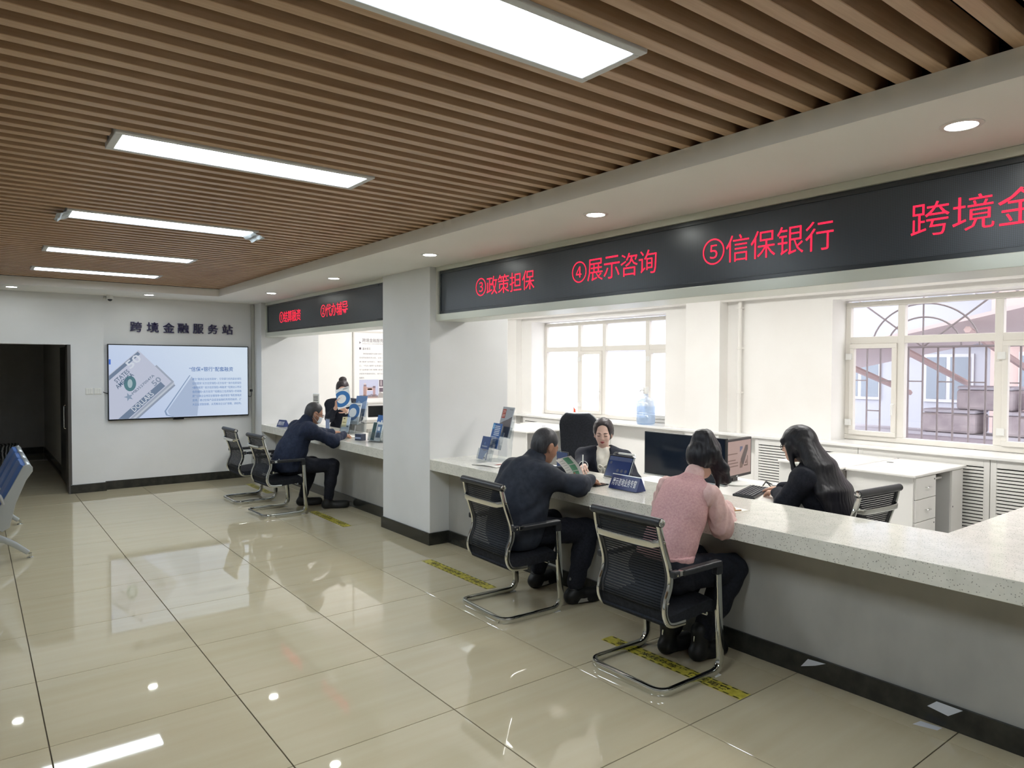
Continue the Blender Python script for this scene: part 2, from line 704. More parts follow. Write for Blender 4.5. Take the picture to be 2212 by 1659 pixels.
wallbox(-2.5, 10.9, 0, 0.838, 'wall_right_apron')
wallbox(-2.5, 10.9, 2.43, 2.53, 'wall_right_band')
wallbox(-2.5, 10.9, 3.0, 3.1, 'wall_right_top')
for k, (a, b) in enumerate([(-2.5, W2[0]), (W2[1], W1[0]), (W1[1], 10.9)]):
    wallbox(a, b, 0.838, 2.43, 'wall_right_pier_%s' % 'abc'[k])
    wallbox(a, b, 2.53, 3.0, 'wall_right_upper_%s' % 'abc'[k])
struct(B((7.45, 5.40, 0), (XW, 5.93, 2.97)).build('wall_pilaster', owall_m, bevel=0.003))
struct(B((7.50, 9.62, 0), (XW, 9.90, 2.97)).build('wall_pilaster_far', owall_m, bevel=0.003))
struct(B((4.26, 10.9, 0), (8.05, 11.1, 2.97)).build('wall_office_far', owall_m), 'white far wall of the back office')
struct(B((3.78, -2.5, 2.94), (7.62, 10.9, 2.98)).build('ceiling_office', owall_m))
struct(B((7.42, 0.6, 0.828), (8.0, 10.9, 0.860)).build('window_sill', mat('sill_stone', '#ecebe8', 0.12), bevel=0.006), 'long white stone window sill')


# ---- windows
def window(name, y0, y1, mull, zt, label, glass, sashes, z0=0.862, z1=2.41):
    w = struct(empty(name, (XG, (y0 + y1) / 2, z0)), label)
    yc = (y0 + y1) / 2

    def bar(n, ya, yb, za, zb, x0=-0.03, x1=0.04, par=w):
        return B((x0, ya - yc, za - z0), (x1, yb - yc, zb - z0)).build(n, pvc_m, par, bevel=0.006)
    f = 0.058
    bar('frame_rail', y0, y1, z0, z0 + f)
    bar('frame_rail', y0, y1, z1 - f, z1)
    bar('frame_stile', y0, y0 + f, z0 + f, z1 - f, -0.031)
    bar('frame_stile', y1 - f, y1, z0 + f, z1 - f, -0.031)
    for m in mull:
        bar('mullion', m - 0.037, m + 0.037, z0 + f, z1 - f, -0.033, 0.043)
    bar('transom', y0, y1, zt - 0.04, zt + 0.04, -0.028)
    edges = [y0 + f] + [v for m in sorted(mull) for v in (m - 0.037, m + 0.037)] + [y1 - f]
    for i in range(0, len(edges), 2):
        a, b = edges[i], edges[i + 1]
        for (za, zb, lo) in ((z0 + f, zt - 0.04, True), (zt + 0.04, z1 - f, False)):
            if lo and (i // 2) in sashes:
                q = 0.05
                sa = empty('sash', (0, 0, 0))
                sa.parent = w
                s = MB()
                for (p, r_, t, u) in ((a, b, za, za + q), (a, b, zb - q, zb), (a, a + q, za + q, zb - q), (b - q, b, za + q, zb - q)):
                    s.box((-0.055, p - yc, t - z0), (0.0, r_ - yc, u - z0))
                s.build('sash_frame', pvc_m, sa, bevel=0.004)
                hy = a + q / 2
                hd = MB().tube(fillet([(-0.055, hy - yc, 0.42), (-0.095, hy - yc, 0.42), (-0.095, hy - yc, 0.30)], 0.02), 0.010)
                hd.build('handle', white_pl, sa, smooth=True)
                for hz in (0.16, 0.90):
                    B((-0.075, b - yc - 0.03, hz), (-0.05, b - yc + 0.035, hz + 0.07)).build('hinge', white_pl, sa, bevel=0.003)
                a2, b2, za2, zb2 = a + q, b - q, za + q, zb - q
            else:
                a2, b2, za2, zb2 = a, b, za, zb
            MB().quad((0.012, a2 - yc, za2 - z0), (0.012, b2 - yc, za2 - z0), (0.012, b2 - yc, zb2 - z0), (0.012, a2 - yc, zb2 - z0)).build('pane', glass, w)
    return w


window('window_1', W1[0], W1[1], [7.003, 7.90, 8.47], 1.965, 'far window with bright filmed panes behind the seated clerk', frost_m, (2, 0))
window('window_2', W2[0], W2[1], [1.70, 2.523, 3.43], 1.98, 'near window with white frames and an iron grille outside', glass_m, (3, 1))
window('window_3', W1[0], W1[1], [7.003, 7.90, 8.47], 2.80, 'upper window strip above the far window', frost_m, (), 2.54, 3.0)
window('window_4', W2[0], W2[1], [1.70, 2.523, 3.43], 2.80, 'upper window strip above the near window', glass_m, (), 2.54, 3.0)

# ---- pipes in the office
pm = mat('pipe_paint', '#ece9e3', 0.35)
tag(MB().cyl((7.50, -1.8, 2.52), (7.50, 9.88, 2.52), 0.034, 14).build('heating_pipe', pm, smooth=True), 'long white horizontal pipe above the office windows', 'pipe')
o = thing('riser_pipe', 'thin white vertical pipe beside the wall pilaster between the windows', 'pipe', (7.57, 5.19, 0))
MB().cyl((0, 0, 0.86), (0, 0, 2.94), 0.026, 12).build('pipe_tube', pm, o, smooth=True)
for z in (1.35, 1.9, 2.4):
    B((-0.032, -0.032, z), (0.05, 0.032, z + 0.02)).build('pipe_clip', pm, o)
o2 = thing('riser_pipe', 'thin white vertical pipe in the far office corner beside the pillar edge', 'pipe', (7.46, 9.95, 0))
MB().cyl((0, 0, 0.86), (0, 0, 2.94), 0.026, 12).build('pipe_tube', pm, o2, smooth=True)
for z in (1.55, 2.1):
    B((-0.032, -0.032, z), (0.03, 0.032, z + 0.02)).build('pipe_clip', pm, o2)

# ---- louvred radiator covers under the sill
_lv = {}


def radiator(y0, y1, label):
    t = thing('radiator_cover', label, 'radiator cover', (7.46, y0, 0.0), 0, 'louvred radiator covers under the sill')
    w = y1 - y0
    f = MB()
    f.box((-0.012, 0, 0.06), (0.02, 0.05, 0.826)).box((-0.012, w - 0.05, 0.06), (0.02, w, 0.826))
    f.box((-0.011, 0.05, 0.755), (0.02, w - 0.05, 0.826)).box((-0.011, 0.05, 0.06), (0.02, w - 0.05, 0.11))
    f.build('frame', desk_m, t, bevel=0.003)
    B((0.06, 0.03, 0.08), (0.07, w - 0.03, 0.77)).build('shade_sheet', dark_m, t)  # black sheet stands in for the shade behind the louvres
    B((0.0, 0, 0.06), (0.15, 0.012, 0.79)).build('side_plate', desk_m, t)
    B((0.0, w - 0.012, 0.06), (0.15, w, 0.79)).build('side_plate', desk_m, t)
    n = 20
    for k in range(n):
        z = 0.118 + k * 0.0318
        key = round(w, 3)
        if key not in _lv:
            s = MB()
            s.prism([(0, 0), (0.022, 0.006), (0.022, 0.012), (0, 0.0225)], w - 0.1, frame((-0.008, 0.05, 0), (1, 0, 0), (0, 0, 1)) @ Matrix.Rotation(0, 4, 'X') @ Matrix.Scale(-1, 4, (0, 0, 1)))
            _lv[key] = s.build('slat', desk_m, t)
            _lv[key].location = (0, 0, z)
        else:
            c = _lv[key].copy()
            COL.objects.link(c)
            c.parent = t
            c.location = (0, 0, z)


radiator(1.20, 2.42, 'white louvred radiator cover under the near window, right of the drawer desk')
radiator(2.425, 3.64, 'white louvred radiator cover under the near window, behind the drawer desk')
radiator(3.645, 4.88, 'white louvred radiator cover beside the long haired woman')
radiator(7.45, 8.40, 'white louvred radiator cover beside the clerk with the white blouse')
radiator(8.405, 9.35, 'white louvred radiator cover under the far window behind the white desk')

# ================================================================ CEILING LIGHTS, VISIBLE AND ADDED
for k, y in enumerate(PANELS):
    lab = ['nearest ceiling light panel, cut by the top edge of the photo', 'second nearest long ceiling light panel', 'third ceiling light panel, with torn grey wrap hanging at its ends', 'fourth ceiling light panel from the front', 'farthest and smallest ceiling light panel before the far soffit', 'unseen ceiling light panel added behind the photographer'][k]
    t = thing('ceiling_light', lab, 'light', (0.5 * (PX0 + PX1), y, 2.684), 0, 'long ceiling light panels in the slats')
    L, Wd = (PX1 - PX0) / 2 + 0.006, 0.153
    fm = MB()
    for (a, b, c, d) in ((-L, L, -Wd, -Wd + 0.034), (-L, L, Wd - 0.034, Wd), (-L, -L + 0.034, -Wd + 0.034, Wd - 0.034), (L - 0.034, L, -Wd + 0.034, Wd - 0.034)):
        fm.box((a, c, 0), (b, d, 0.05))
    fm.build('frame', mat('lamp_frame', '#d3d5d8', 0.4), t, bevel=0.004)
    B((-L + 0.02, -Wd + 0.02, 0.031), (L - 0.02, Wd - 0.02, 0.07)).build('housing', white_pl, t)
    B((-L + 0.03, -Wd + 0.03, 0.006), (L - 0.03, Wd - 0.03, 0.03)).build('diffuser', panel_m, t)
    if k == 2:
        for sx in (-1, 1):
            w = MB()
            rows = []
            for a in range(5):
                rows.append([(sx * (L - 0.03 + 0.085 * b / 4), -0.13 + 0.065 * a + 0.01 * random.random(), -0.004 - 0.05 * (b / 4) * random.random()) for b in range(5)])
            w.sheet(rows).build('torn_wrap', mat('grey_wrap', '#aeb4b8', 0.35), t, solid=0.001)

DL = [(2.99, 1.09, 'downlight nearest the camera, in the soffit above the red sign end'), (3.01, 3.08, 'second downlight in the right soffit, above the fifth sign text'),
      (3.02, 5.04, 'third downlight, just in front of the pillar'), (3.04, 7.03, 'fourth downlight, just behind the pillar'), (3.04, 8.97, 'last downlight of the right soffit, by the far corner'),
      (0.39, 10.2, 'downlight above the dark doorway'), (1.86, 10.22, 'downlight above the television')]
first = None
for (x, y, lab) in DL:
    if first is None:
        t = thing('downlight', lab, 'light', (x, y, ZS), 0, 'round downlights in the soffit')
        MB().lathe([(0.052, 0.012), (0.052, 0.0), (0.056, -0.005), (0.074, -0.003), (0.076, 0.0005)], 28).build('trim_ring', white_pl, t, smooth=True)
        MB().lathe([(0.051, -0.003), (0.051, 0.0015)], 28).build('lens', down_m, t)
        first = t
    else:
        dup(first, lab, (x, y, ZS))
for k, (x, y) in enumerate([(5.4, 0.6), (5.4, 2.9), (5.4, 5.0), (5.4, 7.2), (5.4, 9.3)]):  # out of view, added to brighten the back office
    t = thing('added_office_light', 'unseen light panel added on the back office ceiling', 'light', (x, y, 2.925), 0, 'unseen light panels added on the back office ceiling')
    B((-0.3, -0.6, 0), (0.3, 0.6, 0.012)).build('frame', white_pl, t)
    B((-0.28, -0.58, -0.002), (0.28, 0.58, 0.004)).build('diffuser', opanel_m, t)

# ================================================================ COUNTERS
XB = 4.07
cn = thing('service_counter', 'long white speckled stone counter that turns the corner at right', 'counter', (3.7, 2.0, 0))
cn_o = Vector((3.7, 2.0, 0))


def at(mb, o):
    mb.v = [tuple(Vector(v) - Vector(o)) for v in mb.v]
    return mb


top = MB().prism([(XF, -2.4), (XB, -2.4), (XB, 0.80), (7.30, 0.80), (7.30, 1.512), (XB, 1.512), (XB, 5.638), (XF, 5.638)], 0.1, Matrix.Translation((0, 0, 0.707)))
at(top, cn_o).build('countertop', quartz_m, cn, bevel=0.003)
at(B((3.59, -2.4, 0), (3.96, 5.638, 0.706)), cn_o).build('base_panel', stone_m, cn)
at(B((3.96, 0.95, 0), (7.25, 1.40, 0.706)), cn_o).build('return_panel', stone_m, cn)
at(B((3.572, -2.4, 0), (3.59, 5.622, BH)), cn_o).build('kick_board', base_m, cn, bevel=0.002)
c2 = thing('service_counter', 'far white speckled stone counter between pillar and television wall', 'counter', (3.7, 8.5, 0))
c2_o = Vector((3.7, 8.5, 0))
at(B((XF, 6.582, 0.707), (XB, 10.438, 0.807)), c2_o).build('countertop', quartz_m, c2, bevel=0.003)
at(B((3.59, 6.582, 0), (3.96, 10.438, 0.706)), c2_o).build('base_panel', stone_m, c2)
at(B((3.572, 6.598, 0), (3.59, 10.438, BH)), c2_o).build('kick_board', base_m, c2, bevel=0.002)

# ================================================================ LED SIGNS
XS = 3.47


def led_sign(y0, y1, texts, label):
    t = thing('led_sign', label, 'sign', (XS, (y0 + y1) / 2, 2.35))
    yc = (y0 + y1) / 2

    def bar(n, a, b, za, zb, x0=-0.026, x1=0.03, m=headr_m):
        return B((x0, a - yc, za - 2.35), (x1, b - yc, zb - 2.35)).build(n, m, t, bevel=0.002)
    bar('bottom_rail', y0, y1, 2.098, 2.160)
    bar('top_rail', y0, y1, 2.558, 2.599)
    bar('end_rail', y1 - 0.03, y1, 2.160, 2.558)
    bar('end_rail', y0, y0 + 0.03, 2.160, 2.558)
    bar('screen', y0 + 0.03, y1 - 0.03, 2.160, 2.558, 0.0, 0.028, led_m)
    bm = mat('led_border', '#33383d', 0.25)
    bar('screen_border', y0 + 0.03, y1 - 0.03, 2.160, 2.186, -0.006, 0.0, bm)
    bar('screen_border', y0 + 0.03, y1 - 0.03, 2.532, 2.558, -0.006, 0.0, bm)
    bar('screen_border', y1 - 0.056, y1 - 0.03, 2.186, 2.532, -0.006, 0.0, bm)
    for (body, ya, yb) in texts:
        n = len(body)
        w = (ya - yb) / n
        for i, ch in enumerate(body):
            mb = text_mb(ch, 0.02 * w, 0.95 * w, -0.078, 0.074, bold=-0.006)
            place(mb, frame((-0.0025, ya - w * i - yc, 0.008), (0, -1, 0), (0, 0, 1)))
            mb.build('led_character', red_led, t)
    return t


led_sign(-2.4, 5.638, [('③政策担保', 5.02, 4.214), ('④展示咨询', 3.792, 2.988), ('⑤信保银行', 2.642, 1.829), ('跨境金融服务站', 1.471, 0.25)], 'long dark display board with red lettering above the near counter')
led_sign(6.582, 10.436, [('①结算融资', 9.90, 9.09), ('②代办辅导', 8.42, 7.62)], 'shorter dark display board with red lettering above the far counter')
# ================================================================ CHAIRS
def rsec(w, h, n=3):
    """rounded rectangle section, w across, h along up"""
    r = min(w, h) * 0.3
    pts = []
    for (cx, cy, a0) in ((w / 2 - r, h / 2 - r, 0), (-w / 2 + r, h / 2 - r, 90), (-w / 2 + r, -h / 2 + r, 180), (w / 2 - r, -h / 2 + r, 270)):
        for k in range(n):
            a = math.radians(a0 + 90 * k / (n - 1))
            pts.append((cx + r * math.cos(a), cy + r * math.sin(a)))
    return pts


def make_chair(label, staff=False):
    t = thing('mesh_chair', label, 'chair', (0, 0, 0), 0, 'chrome and black mesh chairs')
    # sled base: one bent tube from arm to arm
    p = [(0.452, 0.262, 0.60), (0.490, 0.262, 0.020), (0.004, 0.262, 0.020), (0.004, -0.262, 0.020), (0.490, -0.262, 0.020), (0.452, -0.262, 0.60)]
    P = []
    for q in fillet(p, 0.085, 8):
        P.append(q)
    MB().tube(P, 0, sec=rsec(0.028, 0.042), up=(1, 0, 0)).build('sled_base', chrome_m, t, smooth=True)
    for s in (-1, 1):
        B((0.425, s * 0.262 - 0.016, 0), (0.475, s * 0.262 + 0.016, 0.004)).build('glide', white_pl, t)
    # back frame, one tube each side
    for s in (-1, 1):
        q = [(0.012, s * 0.228, 0.875), (0.036, s * 0.232, 0.777), (0.088, s * 0.236, 0.625), (0.090, s * 0.236, 0.545), (0.062, s * 0.236, 0.476), (0.053, s * 0.236, 0.415), (0.075, s * 0.236, 0.362), (0.115, s * 0.236, 0.343), (0.215, s * 0.232, 0.338)]
        MB().tube(spline(q, 5), 0, sec=rsec(0.020, 0.030), up=(1, 0, 0)).build('back_tube', chrome_m, t, smooth=True)
        MB().ball((0.062, s * 0.25, 0.47), 0.007, 8).ball((0.036, s * 0.247, 0.785), 0.007, 8).build('screw_cap', chrome_m, t, smooth=True)
    # chrome cross bar, bowed to the back
    cb = [(0.040, -0.225, 0.782), (0.008, -0.205, 0.776), (-0.006, -0.17, 0.772), (-0.008, 0, 0.770), (-0.006, 0.17, 0.772), (0.008, 0.205, 0.776), (0.040, 0.225, 0.782)]
    MB().tube(spline(cb, 5), 0, sec=rsec(0.010, 0.036), up=(0, 0, 1)).build('cross_bar', chrome_m, t, smooth=True)
    # top roll
    MB().tube([(0.010, -0.245, 0.888), (0.010, 0.245, 0.888)], 0.024, 14).build('top_roll', black_pl, t, smooth=True)
    for s in (-1, 1):
        MB().lathe([(0.021, 0), (0.021, 0.006), (0.012, 0.008), (0.012, 0.004), (0.006, 0.004)], 16, frame((0.010, s * 0.246, 0.888), (1, 0, 0), (0, 0, -s))).build('end_cap', chrome_m, t, smooth=True)
    # mesh back and seat as one bent sheet
    prof = spline([(0.010, 0, 0.885), (0.036, 0, 0.777), (0.087, 0, 0.625), (0.088, 0, 0.545), (0.062, 0, 0.476), (0.062, 0, 0.42)], 5)
    rows = [[(a.x + 0.012 * (1 - (y / 0.222) ** 2) * -0.4, y, a.z) for y in (-0.222, -0.11, 0, 0.11, 0.222)] for a in prof]
    MB().sheet(rows).build('mesh_back', mesh_m, t, smooth=True, solid=0.004)
    for s in (-1, 1):
        MB().tube([(a.x, s * 0.215, a.z) for a in prof], 0, sec=rsec(0.020, 0.010), up=(1, 0, 0)).build('back_border', black_pl, t, smooth=True)
    sp = spline([(0.062, 0, 0.44), (0.085, 0, 0.405), (0.15, 0, 0.400), (0.30, 0, 0.415), (0.42, 0, 0.420), (0.47, 0, 0.405), (0.482, 0, 0.375)], 5)
    seat = MB()
    up_ = [[(a.x, y, a.z + 0.012 - 0.02 * (abs(y) / 0.23) ** 4) for y in (-0.232, -0.2, -0.1, 0, 0.1, 0.2, 0.232)] for a in sp]
    lo_ = [[(a.x + (0.012 if i < 2 else 0), y, a.z - 0.072) for y in (-0.228, -0.2, -0.1, 0, 0.1, 0.2, 0.228)] for i, a in enumerate(sp)]
    n0, w0 = len(up_), 7
    seat.sheet(up_)
    seat.sheet([r[::-1] for r in lo_])
    off = n0 * w0
    fs = []
    for i in range(n0 - 1):
        fs.append((i * w0, (i + 1) * w0, off + (i + 1) * w0 + w0 - 1, off + i * w0 + w0 - 1))
        fs.append((i * w0 + w0 - 1, off + i * w0, off + (i + 1) * w0, (i + 1) * w0 + w0 - 1))
    for j in range(w0 - 1):
        fs.append((j, off + w0 - 1 - j, off + w0 - 2 - j, j + 1))
        e = (n0 - 1) * w0
        fs.append((e + j, e + j + 1, off + e + w0 - 2 - j, off + e + w0 - 1 - j))
    seat.f += fs
    seat.build('seat', black_fab, t, smooth=True)
    for x in (0.13, 0.40):
        MB().tube([(x, -0.235, 0.342), (x, 0.235, 0.342)], 0.010, 8).build('seat_bar', chrome_m, t, smooth=True)
    # arm rests
    for s in (-1, 1):
        a = MB()
        a.box((0.075, s * 0.262 - 0.017, 0.598), (0.125, s * 0.262 + 0.017, 0.636))
        a.box((0.150, s * 0.262 - 0.024, 0.600), (0.47, s * 0.262 + 0.024, 0.632))
        a.box((0.430, s * 0.262 - 0.022, 0.555), (0.475, s * 0.262 + 0.022, 0.612))
        ar = a.build('arm_rest', black_pl, t, bevel=0.008)
        B((0.123, s * 0.262 - 0.014, 0.603), (0.152, s * 0.262 + 0.014, 0.630)).build('arm_link', chrome_m, ar, bevel=0.002)
        MB().ball((0.10, s * 0.262 + (-0.018 if s < 0 else 0.018), 0.615), 0.006, 8).build('arm_screw', chrome_m, ar, smooth=True)
    return t


ch = make_chair('black mesh chair with chrome sled base in the foreground, under the pink vest woman')
ch.location = (2.74, 2.575, 0)
dup(ch, 'black mesh chair with chrome sled base under the man reading a leaflet', (2.715, 3.865, 0), math.radians(-2))
dup(ch, 'black mesh chair with chrome sled base under the bespectacled man at the far counter', (2.50, 7.96, 0), math.radians(2))
dup(ch, 'empty black mesh chair, the farthest one near the television', (2.50, 8.95, 0), math.radians(1))
dup(ch, 'black mesh chair behind the counter, behind the long haired woman', (4.60, 2.10, 0), math.radians(90 - 4))
c5 = dup(ch, 'black mesh chair behind the clerk in the white blouse, mostly hidden', (4.93, 4.77, -0.0), math.radians(180 - 12))
c5.scale = (1, 1, 0.86)

# high-backed office chair seen from behind
oc = thing('office_chair', 'tall dark office chair turned towards the far window', 'chair', (5.62, 5.98, 0), math.radians(28))
rows = []
for i in range(15):
    z = i / 14
    w = 0.235 * (1 - max(0, (z - 0.75) / 0.25) ** 2.4 * 0.42) * (0.86 + 0.14 * min(1, z * 3))
    rows.append([(-0.02 - 0.10 * (0.5 - z) ** 2 + 0.05 * (abs(y) ** 2) - 0.10 * z, y * w, 0.50 + 0.64 * z) for y in (-1, -0.75, -0.4, 0, 0.4, 0.75, 1)])
bk = MB().sheet(rows).build('backrest', black_fab, oc, smooth=True)
md = bk.modifiers.new('solid', 'SOLIDIFY')
md.thickness = 0.05
md.offset = 0
md = bk.modifiers.new('bev', 'BEVEL')
md.width = 0.018
md.segments = 3
edge = [r[0] for r in rows] + rows[-1][1:-1] + [r[-1] for r in rows[::-1]]
MB().tube(spline(edge, 2), 0.012, 8).build('back_rim', alu_m, oc, smooth=True)
B((0.0, -0.25, 0.42), (0.48, 0.25, 0.50)).build('seat', black_fab, oc, bevel=0.03, seg=4)
for s in (-1, 1):
    MB().tube(fillet([(0.02, s * 0.25, 0.46), (0.02, s * 0.30, 0.66), (0.30, s * 0.30, 0.68), (0.34, s * 0.26, 0.46)], 0.06), 0.016, 8).build('arm_rest', black_pl, oc, smooth=True)
MB().cyl((0.24, 0, 0.07), (0.24, 0, 0.43), 0.028, 12).build('gas_post', black_pl, oc, smooth=True)
for k in range(5):
    a = 2 * math.pi * k / 5
    MB().tube([(0.24, 0, 0.11), (0.24 + 0.3 * math.cos(a), 0.3 * math.sin(a), 0.07)], 0.018, 8).build('base_leg', black_pl, oc, smooth=True)
    MB().ball((0.24 + 0.3 * math.cos(a), 0.3 * math.sin(a), 0.03), 0.03, 10).build('caster', black_pl, oc, smooth=True)

# ================================================================ WAITING BENCH
bn = thing('waiting_bench', 'silver waiting room bench with blue seat pads at the left edge', 'bench', (0.0, 8.15, 0))
blue_pad = noise_col(mat('bench_blue', '#41639b', 0.45), '#3c5d93', '#476aa5', (4, 4, 4), 3)
bp_ = [(-0.34, 0.435), (-0.30, 0.40), (-0.05, 0.385), (0.10, 0.385), (0.165, 0.42), (0.215, 0.52), (0.30, 0.70), (0.345, 0.79), (0.37, 0.815), (0.395, 0.80), (0.398, 0.772)]
shp = [Vector((a, 0, b)) for a, b in bp_]
sp_ = spline(shp, 4)
for k in range(3):
    y0 = -0.86 + k * 0.58
    sec_rows = [[(p.x, y, p.z) for y in (y0, y0 + 0.56)] for p in sp_]
    sh = MB().sheet(sec_rows).build('seat_shell', silver_m, bn, smooth=True, solid=0.016)
    pad = MB()
    rows = []
    pts = sp_[3:-9]
    for i, p in enumerate(pts):
        q = pts[min(i + 1, len(pts) - 1)] - pts[max(i - 1, 0)]
        nrm = Vector((-q.z, 0, q.x)).normalized()
        e = min(i, len(pts) - 1 - i)
        h = 0.034 if e > 1 else 0.014
        rows.append([tuple(Vector((p.x, y, p.z)) + nrm * (h if 0 < j < 5 else 0.012)) for j, y in enumerate((y0 + 0.03, y0 + 0.06, y0 + 0.2, y0 + 0.36, y0 + 0.50, y0 + 0.53))])
    pad.sheet(rows).build('seat_pad', blue_pad, sh, smooth=True)
for k, y in enumerate((-0.875, -0.29, 0.29, 0.875)):
    end = [(-0.30, 0.36), (0.10, 0.33), (0.19, 0.27), (0.24, 0.30), (0.285, 0.50), (0.36, 0.69), (0.408, 0.765), (0.408, 0.80), (0.385, 0.828), (0.34, 0.815), (0.25, 0.63), (0.16, 0.46), (0.08, 0.42), (-0.30, 0.42)]
    if k in (0, 3):
        MB().prism(end, 0.022, frame((0, y + 0.011, 0), (1, 0, 0), (0, 0, 1))).build('end_plate', silver_m, bn, bevel=0.004)
    MB().tube(fillet([(0.20, y, 0.50), (0.17, y, 0.60), (-0.18, y, 0.60), (-0.28, y, 0.56), (-0.26, y, 0.40)], 0.06), 0.015, 10).build('arm_rest', alu_m, bn, smooth=True)
B((-0.12, -0.86, 0.28), (0.0, 0.86, 0.345)).build('beam', black_pl, bn, bevel=0.006)
for y in (-0.80, 0.80):
    lg = MB()
    for s, fx in ((1, 0.40), (-1, -0.40)):
        q = spline([(-0.06 + s * 0.02, y, 0.29), (-0.06 + s * 0.13, y, 0.255), (0.0 + s * 0.24, y, 0.16), (fx - s * 0.03, y, 0.05)], 4)
        lg.tube(q, 0, sec=rsec(0.05, 0.055), up=(0, 0, 1), rs=[1.15 - 0.45 * i / (len(q) - 1) for i in range(len(q))])
    L_ = lg.build('leg', silver_m, bn, smooth=True)
    for s, fx in ((1, 0.385), (-1, -0.385)):
        MB().lathe([(0.024, 0), (0.026, 0.008), (0.012, 0.014), (0.012, 0.045)], 16, Matrix.Translation((fx, y, 0))).build('foot', chrome_m, L_, smooth=True)

# striped cartons in the corridor
ct = thing('carton', 'low carton with black and white zigzag print on the corridor floor', 'box', (0.30, 15.55, 0))
zz = mat('zigzag_print', '#202022', 0.5)
n_, l_, b_ = nodes(zz)
wv = n_.new('ShaderNodeTexWave')
wv.inputs['Scale'].default_value = 6
wv.inputs['Distortion'].default_value = 6
cr_ = n_.new('ShaderNodeValToRGB')
cr_.color_ramp.elements[0].position = 0.55
cr_.color_ramp.elements[1].position = 0.62
cr_.color_ramp.elements[0].color = (0.02, 0.02, 0.02, 1)
cr_.color_ramp.elements[1].color = (0.9, 0.9, 0.9, 1)
tc_ = n_.new('ShaderNodeTexCoord')
l_.new(tc_.outputs['Object'], wv.inputs['Vector'])
l_.new(wv.outputs['Fac'], cr_.inputs['Fac'])
l_.new(cr_.outputs[0], b_.inputs['Base Color'])
B((-0.4, -0.2, 0), (0.36, 0.2, 0.13)).build('body', zz, ct, bevel=0.006)
B((-0.41, -0.21, 0.13), (0.37, 0.21, 0.24)).build('lid', zz, ct, bevel=0.006)

# ================================================================ TELEVISION AND WALL
tv = thing('television', 'large wall television showing a banknote slide with blue text', 'television', (2.363, 10.72, 1.445))
B((-0.921, 0.0, -0.515), (0.921, 0.055, 0.515)).build('bezel', black_gl, tv, bevel=0.004)
B((-0.12, -0.006, -0.532), (0.02, 0.03, -0.512)).build('sensor_bar', black_gl, tv, bevel=0.003)
B((-0.25, 0.03, -0.2), (0.25, 0.058, 0.2)).build('wall_bracket', black_pl, tv)


def scr(name, c, k=0.78):
    m = mat('screen_' + name, '#000000', 0.25, spec=0.4, emit=c, estr=k)
    if name != 'tv_slide':
        m.cycles.emission_sampling = 'NONE'
    return m


tvm = scr('tv_slide', '#cfdff4', 0.86)
n_, l_, b_ = nodes(tvm)
gr_ = n_.new('ShaderNodeTexGradient')
tc_ = n_.new('ShaderNodeTexCoord')
mp_ = n_.new('ShaderNodeMapping')
mp_.inputs['Location'].default_value = (0.5, 0, 0)
mp_.inputs['Scale'].default_value = (0.55, 1, 1)
mp_.inputs['Rotation'].default_value = (0, math.radians(25), 0)
l_.new(tc_.outputs['Object'], mp_.inputs['Vector'])
l_.new(mp_.outputs[0], gr_.inputs['Vector'])
cr_ = n_.new('ShaderNodeValToRGB')
cr_.color_ramp.elements[0].color = (*rgb('#c3d2f0'), 1)
cr_.color_ramp.elements[1].color = (*rgb('#dceaf9'), 1)
l_.new(gr_.outputs['Fac'], cr_.inputs['Fac'])
l_.new(cr_.outputs[0], b_.inputs['Emission Color'])
sc = B((-0.908, -0.0015, -0.497), (0.908, 0.0, 0.502)).build('screen', tvm, tv)
TVO = (2.363, 1.445)


def tvpoly(name, pts, m, d=0.003):
    """flat shape on the screen from world x,z points"""
    P = [(p[0] - TVO[0], -d, p[1] - TVO[1]) for p in pts]
    return MB().add(P, [tuple(range(len(P)))]).build(name, m, sc)


def tvtext(name, body, x0, x1, z0, z1, m, d=0.006, rot=0.0, bold=0.0):
    mb = text_mb(body, 0, x1 - x0, 0, z1 - z0, bold=bold)
    M = frame((x0 - TVO[0], -d, z0 - TVO[1]), (math.cos(rot), 0, math.sin(rot)), (-math.sin(rot), 0, math.cos(rot)))
    return place(mb, M).build(name, m, sc)


def clipx(pts, xmin=1.457, zmin=0.95):
    def cl(P, f, g):
        out = []
        for i in range(len(P)):
            a, b = P[i - 1], P[i]
            fa, fb = f(a), f(b)
            if (fa >= 0) != (fb >= 0):
                t = fa / (fa - fb)
                out.append((a[0] + t * (b[0] - a[0]), a[1] + t * (b[1] - a[1])))
            if fb >= 0:
                out.append(b)
        return out
    return cl(cl(pts, lambda p: p[0] - xmin, 0), lambda p: p[1] - zmin, 0)


# banknote: local u along the printed line, v upwards
na = math.radians(43.5)
un, vn = Vector((math.cos(na), math.sin(na))), Vector((-math.sin(na), math.cos(na)))
C0 = Vector((2.224, 1.447))       # right corner of the note (lower right)


def nt(u, v):
    p = C0 - un * u * 1.0 + vn * v
    return (p.x, p.y)


# note spans from C0 along -u and up along v to (1.794,1.863)
def note_quad(u0, u1, v0, v1):
    return clipx([nt(u0, v0), nt(u1, v0), nt(u1, v1), nt(u0, v1)])


